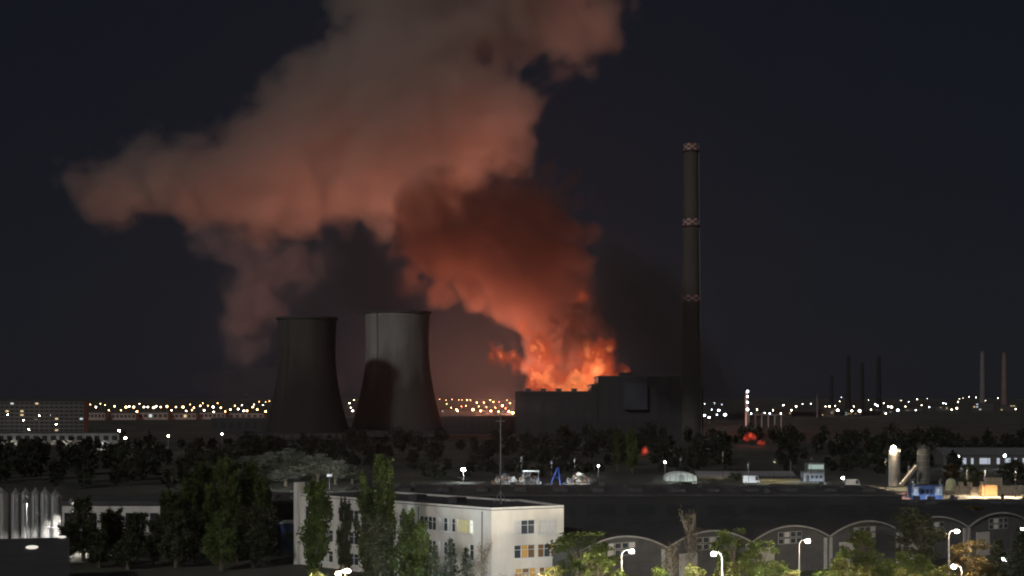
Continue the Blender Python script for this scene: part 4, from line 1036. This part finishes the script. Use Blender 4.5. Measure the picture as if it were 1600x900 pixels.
# ================================================================ street lamps in front
FL = [(987,862,8,E_warm,1.2,'first street lamp along the halls, white pole right of the green tree'), (1115,866,8,E_white,-1.0,'second street lamp along the halls, among the green trees'), (1262,846,8,E_warm,1.1,'third street lamp along the halls with a clear white pole'),
      (1495,831,8,E_warm,1.1,'tall warm street lamp with bent arm among brown trees'), (1490,886,6.0,E_warm,-1.0,'lower street lamp just below the tall warm one'), (1596,828,8,E_white,-1.0,'street lamp at the right picture edge in the dark spruces'),
      (1567,875,5.0,E_white,.6,'small white lamp inside the dark spruces'), (543,893,7,E_warm,.9,'bright street lamp at the bottom below the tallest poplar'), (529,897,7,E_sod,-.9,'dimmer street lamp at the bottom edge left of the bright one')]
for px, py, h, e, arm, lab in FL: street_lamp(lab, px, py, h, e, arm)
def globe_lamp(label, px, Y, h, power, col):
    p = at(px, HY, Y); t = thing('globe_lamp', label, 'path lamp', (p.x, Y, 0))
    MB().tube([(0, 0, 0), (0, 0, h - .2)], [.09, .06], 7).build('pole', M_pole, t)
    MB().lathe([(.16, h - .3), (.2, h - .18), (.05, h - .16)], 12).build('collar', M_head, t)
    obj('globe', bulb_mesh(.22, 2), emit('globe_%d_%d' % (int(power), int(col[0] * 100)), col, power), t, loc=(0, 0, h))
# path lamps along the front of the white building and the hall road, just below the frame
for px, yy, h, pw, cl, lab in [(845,172,4.2,6500,(1.0,.80,.60),'path lamp before the cream corner block'), (735,168,4.0,10000,(.72,.90,1.0),'cool path lamp before the long wing'), (590,166,4.0,3200,(.85,.95,1.0),'cool path lamp below the tall poplars'),
                               (1010,176,4.0,3600,(1.0,.9,.75),'path lamp before the first hall'), (1330,162,4.2,7000,(1.0,.95,.7),'path lamp before the bright pale bush'), (1450,165,4.2,5600,(1.0,.85,.6),'path lamp below the tall warm street lamp'), (1150,165,4.2,5200,(1.0,.95,.7),'path lamp below the bright low bush'), (1235,163,4.2,3600,(1.0,.92,.7),'path lamp left of the third street lamp'), (905,168,4.2,5000,(1.0,.9,.65),'path lamp before the bushy green tree'), (330,166,4.2,2600,(1.0,.95,.7),'path lamp below the tall poplar clump'), (490,172,4.2,2400,(.95,1.0,.75),'path lamp below the broad poplar'), (640,170,4.2,2000,(.95,1.0,.75),'path lamp below the green poplar')]:
    globe_lamp(lab, px, yy, h, pw, cl)
flood_lamp('roof floodlight post before the steel silos', 40, 0, 9.5, Y=240, power=12000, col=(1, .96, .9), cat='flood lamp')
flood_lamp('lamp post between the silos and the white store', 112, 0, 9.0, Y=247, power=7000, col=(1, .94, .85), cat='flood lamp')
away_flood('floodlight lighting the pale silvery trees, left one', 462, 385, 6.0, 9000, (.92, 1.0, .93))
away_flood('floodlight lighting the pale silvery trees, right one', 515, 390, 6.0, 7000, (.92, 1.0, .93))

# ================================================================ lit yards in the middle distance
E_flood = emit('flood_white', (.88, .94, 1.0), 420.0)
def mast_flood(label, px, py, Y, r, e, head=True):
    p = at(px, py, Y); t = thing('floodlight_mast', label, 'flood lamp', (p.x, Y, 0))
    MB().tube([(0, 0, 0), (0, 0, p.z - .2)], [.14, .09], 6).build('pole', M_pole, t)
    MB().box(-.5, .5, .05, .4, p.z - .3, p.z + .45).build('lamp_housing', M_head, t)
    obj('bulb', bulb_mesh(r, 2, .8), e, t, loc=(0, -.1, p.z))
mast_flood('dazzling blue-white floodlight mast left of the scrap yard', 724, 734, 462, .62, E_flood)
mast_flood('small white floodlight mast above the white dome tent', 1039, 722, 500, .2, E_flood)
mast_flood('tiny white lamp mast right of the scrap heaps', 935, 728, 500, .18, E_flood)
mast_flood('bright white floodlight mast left of the lit cement silo', 1317, 747, 447, .36, E_flood)
mast_flood('white floodlight left of two before the long grey warehouse', 1497, 713, 560, .40, E_flood)
mast_flood('white floodlight right of two before the long grey warehouse', 1570, 712, 560, .42, E_flood)

def heap(label, px, Y, wpx, h, n, seed, cols):
    q = random.Random(seed); p = at(px, HY, Y); w = wpx * Y / F
    t = thing('scrap_heap', label, 'scrap heap', (p.x, Y, 0), group='scrap heaps')
    prof = []
    for i in range(7): prof.append((w * .5 * (1 - i / 6.3) ** .8, h * .72 * (i / 6)))
    m_ = MB().lathe(prof, 14); m_.v = [(x * q.uniform(.85, 1.15), y * q.uniform(.6, .8), z * q.uniform(.85, 1.1)) for x, y, z in m_.v]
    m_.build('rubble_mound', mat('rubble', (.16, .15, .14), var=.5, scale=.8), t)
    for k in range(n):
        u = q.uniform(-.5, .5); z = h * (1 - abs(u) * 1.7) * q.uniform(.15, .95)
        a, b, c = q.uniform(.25, 1.3), q.uniform(.2, .8), q.uniform(.15, .7)
        o = MB().box(-a, a, -b, b, -c, c).build('scrap_piece', q.choice(cols), t)
        o.location = (u * w, q.uniform(-.36, -.1) * w * .55 * (1 - abs(u)), max(c, z)); o.rotation_euler = (q.uniform(-.5, .5), q.uniform(-.6, .6), q.uniform(0, 3))
scr = [mat('scrap_grey', (.34, .34, .35), var=.4, scale=1), mat('scrap_pale', (.55, .55, .54), var=.3, scale=1), mat('scrap_rust', (.20, .12, .08), var=.4, scale=1), mat('scrap_blue', (.12, .14, .24), var=.3, scale=1), mat('scrap_dark', (.10, .10, .10), var=.4, scale=1)]
heap('scrap heap behind the antenna mast', 790, 455, 34, 3.6, 40, 1, scr)
heap('scrap heap with bright panels right of the antenna mast', 826, 452, 36, 4.2, 50, 2, scr)
heap('scrap heap right of the blue frame', 905, 456, 44, 3.6, 50, 3, scr)
flood_lamp('lamp post behind the scrap heap with panels', 815, 0, 9.0, Y=446, power=3094, col=(.85, .92, 1.0))
flood_lamp('lamp post at the right scrap heap', 898, 0, 8.5, Y=450, power=1856, col=(1, .95, .9))
p = at(830, HY, 449); t = thing('panel_shelter', 'bright white sheet shelter roof on the scrap heap right of the mast', 'shelter', (p.x, 449, 0))
MB().box(-2.6, 2.6, -1.2, 1.2, zz(737, 449), zz(735, 449)).build('roof_sheet', scr[1], t)
for x in (-2.3, 2.3):
    for y in (-1, 1): MB().box(x - .07, x + .07, y - .07, y + .07, 0, zz(737, 449) - .002).build('post', M_steel, t)
p = at(868, HY, 450); t = thing('blue_gantry', 'blue steel A-shaped gantry standing between the scrap heaps', 'gantry', (p.x, 450, 0))
mb_ = mat('blue_paint', (.035, .08, .34), rough=.4, var=.2, scale=1.5)
for a, b in (((-1.6, 0), (.5, 5.2)), ((1.5, 0), (.9, 5.2))): MB().tube([(a[0], -.2, a[1]), (b[0], 0, b[1])], .22, 6).build('leg', mb_, t)
MB().tube([(.3, 0, 5.2), (1.1, 0, 5.2)], .22, 6).build('top_beam', mb_, t); MB().tube([(-.7, -.1, 2.2), (1.2, -.1, 2.2)], .14, 6).build('cross_bar', mb_, t)
flood_lamp('blue-white lamp post beside the blue frame', 862, 0, 7.5, Y=445, power=1856, col=(.7, .82, 1.0))

p = at(1065, HY, 470); t = thing('dome_tent', 'white fabric dome tent in the dark yard', 'tent', (p.x, 470, 0))
tw = 24 * 470 / F; th = zz(738, 470)
arc = [(tw * math.cos(math.pi * k / 14), 1.0 + (th - 1.0) * math.sin(math.pi * k / 14)) for k in range(15)]
MB().prism([(-tw, 0), (tw, 0)] + arc, 0, 9).build('fabric', mat('tent_fabric', (.66, .70, .68), rough=.7, var=.15, scale=.8), t)
for k in range(5):
    x = -tw * .75 + tw * .375 * k; MB().box(x - .08, x + .08, -.1, -.004, 0, 1.0 + (th - 1.2) * math.sqrt(max(0, 1 - (x / tw) ** 2))).build('seam_post', M_pole, t)
MB().box(-.9, .9, -.06, -.003, 0, 2.0).build('door_flap', M_steel, t)
flood_lamp('lamp post before the white dome tent', 1064, 0, 8.0, Y=461, power=3536, col=(.86, 1.0, .95))
def pitched(name, label, px0, px1, Y, eave_y, ridge_y, dep, m, mr, wins=6, cat='workshop'):
    x0, x1 = X(px0, Y), X(px1, Y); w = x1 - x0; e = zz(eave_y, Y); r_ = zz(ridge_y, Y + dep / 2)
    t = thing(name, label, cat, (x0, Y, 0))
    MB().box(0, w, 0, dep, 0, e).build('wall', m, t)
    for s in (0, 1):
        ya, yb = (-.5, dep / 2) if s == 0 else (dep + .5, dep / 2)
        MB().add([(-.4, ya, e), (w + .4, ya, e), (w + .4, yb, r_), (-.4, yb, r_), (-.4, ya, e + .2), (w + .4, ya, e + .2), (w + .4, yb, r_ + .2), (-.4, yb, r_ + .2)], [(3, 2, 1, 0), (4, 5, 6, 7), (0, 1, 5, 4), (1, 2, 6, 5), (2, 3, 7, 6), (3, 0, 4, 7)]).build('roof_slope', mr, t)
    for x in (0, w): MB().add([(x, 0, e), (x, dep, e), (x, dep / 2, r_)], [(0, 1, 2)]).build('gable', m, t)
    for k in range(wins):
        x = w * (k + .5) / wins; MB().box(x - w / wins * .28, x + w / wins * .28, -.08, -.004, e * .45, e * .78).build('window', M_glass_dark, t)
    return t
M_ochre = mat('ochre_render', (.42, .36, .22), var=.25, scale=.4)
pitched('long_workshop', 'long low workshop with a pale roof strip across the dark yard', 1090, 1242, 500, 745, 737, 12, M_dim_wall, M_metal_roof, 10)
pitched('ochre_workshop', 'ochre lit workshop front below the pale roof strip', 1188, 1250, 470, 748, 745, 8, M_ochre, M_steel_dark, 0)
flood_lamp('lamp post before the ochre workshop', 1210, 0, 7.5, Y=461, power=3094, col=(1, .85, .5))
flood_lamp('lamp post before the long workshop roof', 1130, 0, 9.0, Y=490, power=1989, col=(1, .85, .6))
p = at(1256, HY, 468); t = thing('site_cabin', 'two-storey white site cabin right of the ochre workshop', 'cabin', (p.x, 468, 0))
cw = 32 * 468 / F
MB().box(0, cw, 0, 5, 0, zz(738, 468)).build('wall', mat('cabin_sheet', (.42, .48, .58), var=.2, scale=.6), t)
MB().box(1.2, cw, .1, 4.8, zz(738, 468) + .15, zz(724, 468)).build('upper_wall', mat('cabin_dark', (.14, .18, .18), var=.2, scale=.6), t)
MB().box(1.6, cw - .2, .02, .096, zz(733, 468), zz(726, 468)).build('window', emit('cabin_window', (.75, .95, .85), .42), t)
MB().box(-.2, cw + .2, -.6, 5.2, zz(738, 468), zz(738, 468) + .149).build('walkway', M_steel, t)
MB().box(.8, 1.8, -.06, -.004, 0, 2.1).build('door', M_steel_dark, t)
for k in range(3): MB().box(2.4 + 1.4 * k, 3.3 + 1.4 * k, -.06, -.004, 1.0, 2.0).build('window', M_glass_blue, t)
MB().tube([(-4, 2, 0), (-4, 2, zz(720, 470))], .09, 6).build('flag_pole', M_pole, t)
flood_lamp('lamp post before the site cabin', 1268, 0, 8.0, Y=460, power=2210, col=(.8, .9, 1.0))

def van(label, px, base_y, L, H, W, m, name='parked_van', rot=0.0, Y=None, base=0.0):
    Y = Y or CZ * F / (base_y - HY); p = at(px, HY, Y)
    t = thing(name, label, 'van', (p.x, Y, base), rot)
    MB().prism([(-L/2, .35), (L/2, .35), (L/2, .9), (L/2 - .25, 1.05), (L/2 - .75, H - .08), (L/2 - 1.0, H), (-L/2 + .1, H), (-L/2, H - .1)], -W/2, W/2).build('body', m, t)
    MB().prism([(L/2 - 1.55, 1.1), (L/2 - .45, 1.1), (L/2 - .82, H - .18), (L/2 - 1.55, H - .18)], -W/2 - .012, W/2 + .012).build('cab_window', M_glass_blue, t)
    for x in (-L/2 + .8, L/2 - .8):
        for y in (-W/2 + .1, W/2 - .1): MB().tube([(x, y - .12, .34), (x, y + .12, .34)], .34, 12).build('wheel', M_head, t)
    for y in (-W/2 + .25, W/2 - .25): MB().box(L/2 - .01, L/2 + .04, y - .14, y + .14, .6, .8).build('headlight', M_frame, t)
van('white van parked left of the ochre workshop', 1174, 758, 5.4, 2.6, 2.0, mat('white_paint', (.7, .7, .7), rough=.4, var=.1, scale=1), Y=455)
flood_lamp('lamp post over the white van left of the ochre workshop', 1170, 0, 7.0, Y=448, power=2210, col=(.9, .97, 1))
van('white van under the bright floodlight left of the cement silo', 1332, 762, 4.6, 2.5, 2.0, _mats['white_paint'], Y=435)
van('reddish van left of the blue kiosk', 1409, 788, 4.2, 2.4, 1.9, mat('red_brown_paint', (.35, .15, .11), rough=.45, var=.2, scale=1), Y=372)

# ---- cement works
def cement_silo(label, px, ty, rp, Y, m, lamp):
    p = at(px, HY, Y); r_ = rp * Y / F; h = zz(ty, Y)
    t = thing('cement_silo', label, 'silo', (p.x, Y, 0), group='cement silos')
    MB().lathe([(r_, 0), (r_, h - .8), (r_ * .9, h - .3), (r_ * .4, h)], 28).build('barrel', m, t)
    for k in range(5): z = h * (k + 1) / 6; MB().lathe([(r_ + .003, z), (r_ + .07, z), (r_ + .07, z + .15), (r_ + .003, z + .15)], 28, cap0=False, cap1=False).build('hoop', M_steel, t)
    for z in (h + .2, h + .7): MB().lathe([(r_ * .95, z), (r_ * .95 + .05, z), (r_ * .95 + .05, z + .05), (r_ * .95, z + .05)], 20, cap0=False, cap1=False).build('railing', M_steel, t)
    for s in (-.2, .2): MB().tube([(r_ * .8 + s, -r_ * .72, 0), (r_ * .8 + s, -r_ * .72, h + .5)], .05, 5).build('ladder_rail', M_steel, t)
    MB().box(-.7, .7, -.5, .5, h, h + 1.1).build('filter_box', M_steel_dark, t)
    if lamp: obj('bulb', bulb_mesh(.6, 2), emit('silo_lamp', (1.0, .78, .52), 420.0), t, loc=(-r_ * .5, -r_ - .5, h + .6)); MB().tube([(-r_ * .5, -r_ * .5, h - .3), (-r_ * .5, -r_ - .45, h + .3)], .06, 5).build('lamp_bracket', M_steel, t)
M_cem = mat('cement_steel', (.45, .41, .35), rough=.6, var=.3, scale=.5, stretch=(2, 2, .3))
cement_silo('lit cream cement silo with a blazing lamp on top', 1397, 702, 8.5, 440, M_cem, True)
cement_silo('dark cement silo right of the lit one', 1442, 701, 9.0, 446, mat('cement_steel_dark', (.16, .15, .13), rough=.6, var=.35, scale=.5, stretch=(2, 2, .3)), False)
p = at(1408, 764, 436); e2 = at(1434, 731, 440)
t = thing('conveyor', 'inclined cream conveyor rising to the dark cement silo', 'conveyor', (p.x, p.y, 0))
d_ = e2 - Vector((p.x, p.y, .6)); 
o = MB().box(0, d_.length, -.55, .55, -.35, .55).build('gallery', M_cem, t); o.location = (0, 0, .6); o.rotation_euler = (0, -math.atan2(d_.z, d_.x), math.atan2(d_.y, d_.x))
for f in (.45, .8): MB().tube([(d_.x * f, -.5, 0), (d_.x * f, -.3, .6 + d_.z * f - .4)], .1, 5).build('leg', M_steel, t)
flood_lamp('lamp post before the lit cement silo', 1385, 0, 9.0, Y=428, power=3536, col=(1, .82, .55))
flood_lamp('lamp post before the conveyor', 1420, 0, 7.0, Y=424, power=2210, col=(1, .88, .6))
p = at(1424, HY, 372); t = thing('blue_kiosk', 'blue lit kiosk with two bright windows and white base', 'kiosk', (p.x, 372, 0))
kw = 49 * 372 / F
MB().box(0, kw, 0, 3, .6, 4.4).build('wall', mat('kiosk_blue', (.10, .17, .42), rough=.5, var=.2, scale=.8), t)
MB().box(-.5, kw + .2, -.7, 3.1, 0, .599).build('base', scr[1], t)
MB().box(-.15, kw + .15, -.3, 3.2, 4.4, 4.6).build('roof', M_roof_dark, t)
for x in (.25, kw - 2.0):
    w = MB().box(x, x + 1.75, -.08, -.004, 1.7, 3.9).build('window', M_frame, t)
    MB().box(x + .35, x + 1.4, -.11, -.081, 2.1, 3.4).build('pane', emit('kiosk_window', (.55, .72, 1.0), .5), w)
for k in range(3): MB().box(2.7 + 1.1 * k, 3.5 + 1.1 * k, -.06, -.004, 2.0, 3.2).build('window', M_glass_blue, t)
MB().box(kw / 2 - .4, kw / 2 + .5, -.07, -.061, .65, 1.9).build('door', M_steel, t)
flood_lamp('blue-white lamp post before the blue kiosk, left', 1428, 0, 6.2, Y=366, power=2740, col=(.7, .84, 1.0))
flood_lamp('blue-white lamp post before the blue kiosk, right', 1470, 0, 6.2, Y=366, power=2121, col=(.7, .84, 1.0))
p = at(1486, HY, 420); t = thing('tarpaulin_heap', 'pale green tarpaulin heap right of the blue kiosk', 'heap', (p.x, 420, 0))
mm = MB().lathe([(1.75, 0), (1.7, 1.2), (1.45, 2.4), (1.0, 3.2), (.3, 3.6)], 18); mm.v = [(x * rng.uniform(.9, 1.1), y * rng.uniform(.9, 1.1), z) for x, y, z in mm.v]
mm.build('tarpaulin', mat('tarp_green', (.50, .52, .30), rough=.6, var=.25, scale=1.2), t)
for k in range(4): MB().tube([(1.9 * math.cos(1.57 * k), 1.9 * math.sin(1.57 * k), 0), (.3 * math.cos(1.57 * k), .3 * math.sin(1.57 * k), 3.65)], .04, 4).build('rope', M_pole, t)
# sandy yard sheet and its goods
M_sand = mat('sandy_yard', (.30, .25, .19), var=.35, scale=.35)
ys = MB().box(X(1488, 400), X(1660, 400), 386, 440, .02, .05).build('yard_ground', M_sand); tag(ys, None, None, kind='structure')
M_crate = mat('crate_wood', (.42, .34, .25), var=.35, scale=1.2)
def stack(label, px, Y, nx, nz, s, m, seed):
    q = random.Random(seed); p = at(px, HY, Y)
    t = thing('crate_stack', label, 'crates', (p.x, Y, .05), group='crate stacks in the sandy yard')
    me = MB().box(-s * .47, s * .47, -s * .47, s * .47, 0, s * .9).mesh('crate'); me.materials.append(m)
    for i in range(nx):
        for k in range(q.randint(max(1, nz - 1), nz)):
            obj('crate', me, None, t, loc=((i - nx / 2) * s + q.uniform(-.05, .05), q.uniform(-.15, .15), k * s * .93), rotz=q.uniform(-.06, .06))
stack('long crate stack at the left of the sandy yard', 1508, 402, 4, 3, 1.25, M_crate, 1)
stack('crate stack just left of the orange container', 1526, 398, 2, 3, 1.2, M_crate, 2)
stack('low crate stack at the right of the sandy yard', 1578, 404, 6, 2, 1.2, M_crate, 3)
stack('far crate stack behind the orange container', 1552, 424, 5, 3, 1.3, M_crate, 4)
p = at(1546, HY, 394); t = thing('orange_container', 'orange container box standing in the sandy yard', 'container', (p.x, 394, .05))
mo = mat('container_orange', (.62, .33, .14), rough=.5, var=.2, scale=.8)
MB().box(-2.1, 2.1, 0, 2.4, 0.15, 3.0).build('body', mo, t)
for k in range(15): MB().box(-2.05 + .28 * k, -1.93 + .28 * k, -.06, -.003, .2, 2.9).build('rib', mo, t)
for x in (-2.1, 1.95): MB().box(x, x + .15, -.1, -.061, 0, 3.05).build('corner_post', mo, t)
t = thing('panel_fence', 'pale concrete panel fence along the right of the sandy yard', 'fence', (X(1558, 410), 410, .05))
for k in range(8): MB().box(2.3 * k, 2.3 * k + 2.22, 0, .2, 0, 2.0).build('panel', M_pale_wall, t)
for k in range(9): MB().box(2.3 * k - .16, 2.3 * k + .08, -.12, .3, 2.001 if False else 0, 2.2).build('post', M_hall_edge, t)
for px, lab in ((1512, 'left'), (1540, 'middle'), (1588, 'right')): flood_lamp('lamp post in the sandy yard, %s one' % lab, px, 0, 8.0, Y=388, power=6500, col=(1, .84, .62))
pitched('long_warehouse', 'long grey warehouse with lit openings behind the sandy yard', 1474, 1680, 590, 711, 700, 18, M_grey_wall, mat('grey_roof', (.13, .13, .14), var=.3, scale=.2), 0, 'warehouse')
t = bpy.data.objects['long_warehouse']
for k, w in enumerate((1.6, 1.0, 3.4, .8, 1.2, 2.2, 1.2, .9)):
    MB().box(8 + 3.6 * k, 8 + 3.6 * k + w, -.08, -.004, .5, 3.0).build('lit_opening', emit('opening_cool', (.78, .86, 1.0), .55), t)

# pale wall strips by the road at the left
for a, b, yy, lab in ((140, 176, 704, 'short pale fence by the dark road, left of two'), (205, 262, 702, 'longer pale fence by the dark road, right of two')):
    Y = CZ * F / (yy + 1 - HY); t = thing('roadside_fence', lab, 'fence', (X(a, Y), Y, 0))
    n = 6; w = (X(b, Y) - X(a, Y)) / n
    for k in range(n): MB().box(w * k, w * k + w - .05, 0, .25, 0, 1.4).build('panel', M_pale_wall, t)
    flood_lamp('lamp post behind the ' + lab.split(' by')[0] + ' by the road', (a + b) / 2, 0, 6.0, Y=Y - 4, power=972, col=(1, .95, .85))
for k, (a, b) in enumerate(((20, 1), (90, 2), (150, 3))):
    flood_lamp('lamp post before the long pale depot, ' + ['left', 'middle', 'right'][k], a, 0, 8.5, Y=884, power=6630, col=(1, .93, .8) if k < 2 else (.85, .92, 1))

# ================================================================ night air: thin even haze round the whole place
m_h, n_h, o_h = nodes('night_haze')
pv = n_h.nodes.new('ShaderNodeVolumePrincipled'); pv.inputs['Color'].default_value = (0.72, 0.78, 0.86, 1); pv.inputs['Density'].default_value = 0.000032; pv.inputs['Anisotropy'].default_value = 0.7
pv.inputs['Density Attribute'].default_value = ''; pv.inputs['Temperature Attribute'].default_value = ''
n_h.links.new(pv.outputs[0], o_h.inputs['Volume']); m_h.cycles.homogeneous_volume = True
hz = MB().box(-4600, 4600, -400, 7100, -1.0, 640).build('haze', m_h)
tag(hz, 'thin night haze filling the air over the whole town', 'haze', kind='stuff')
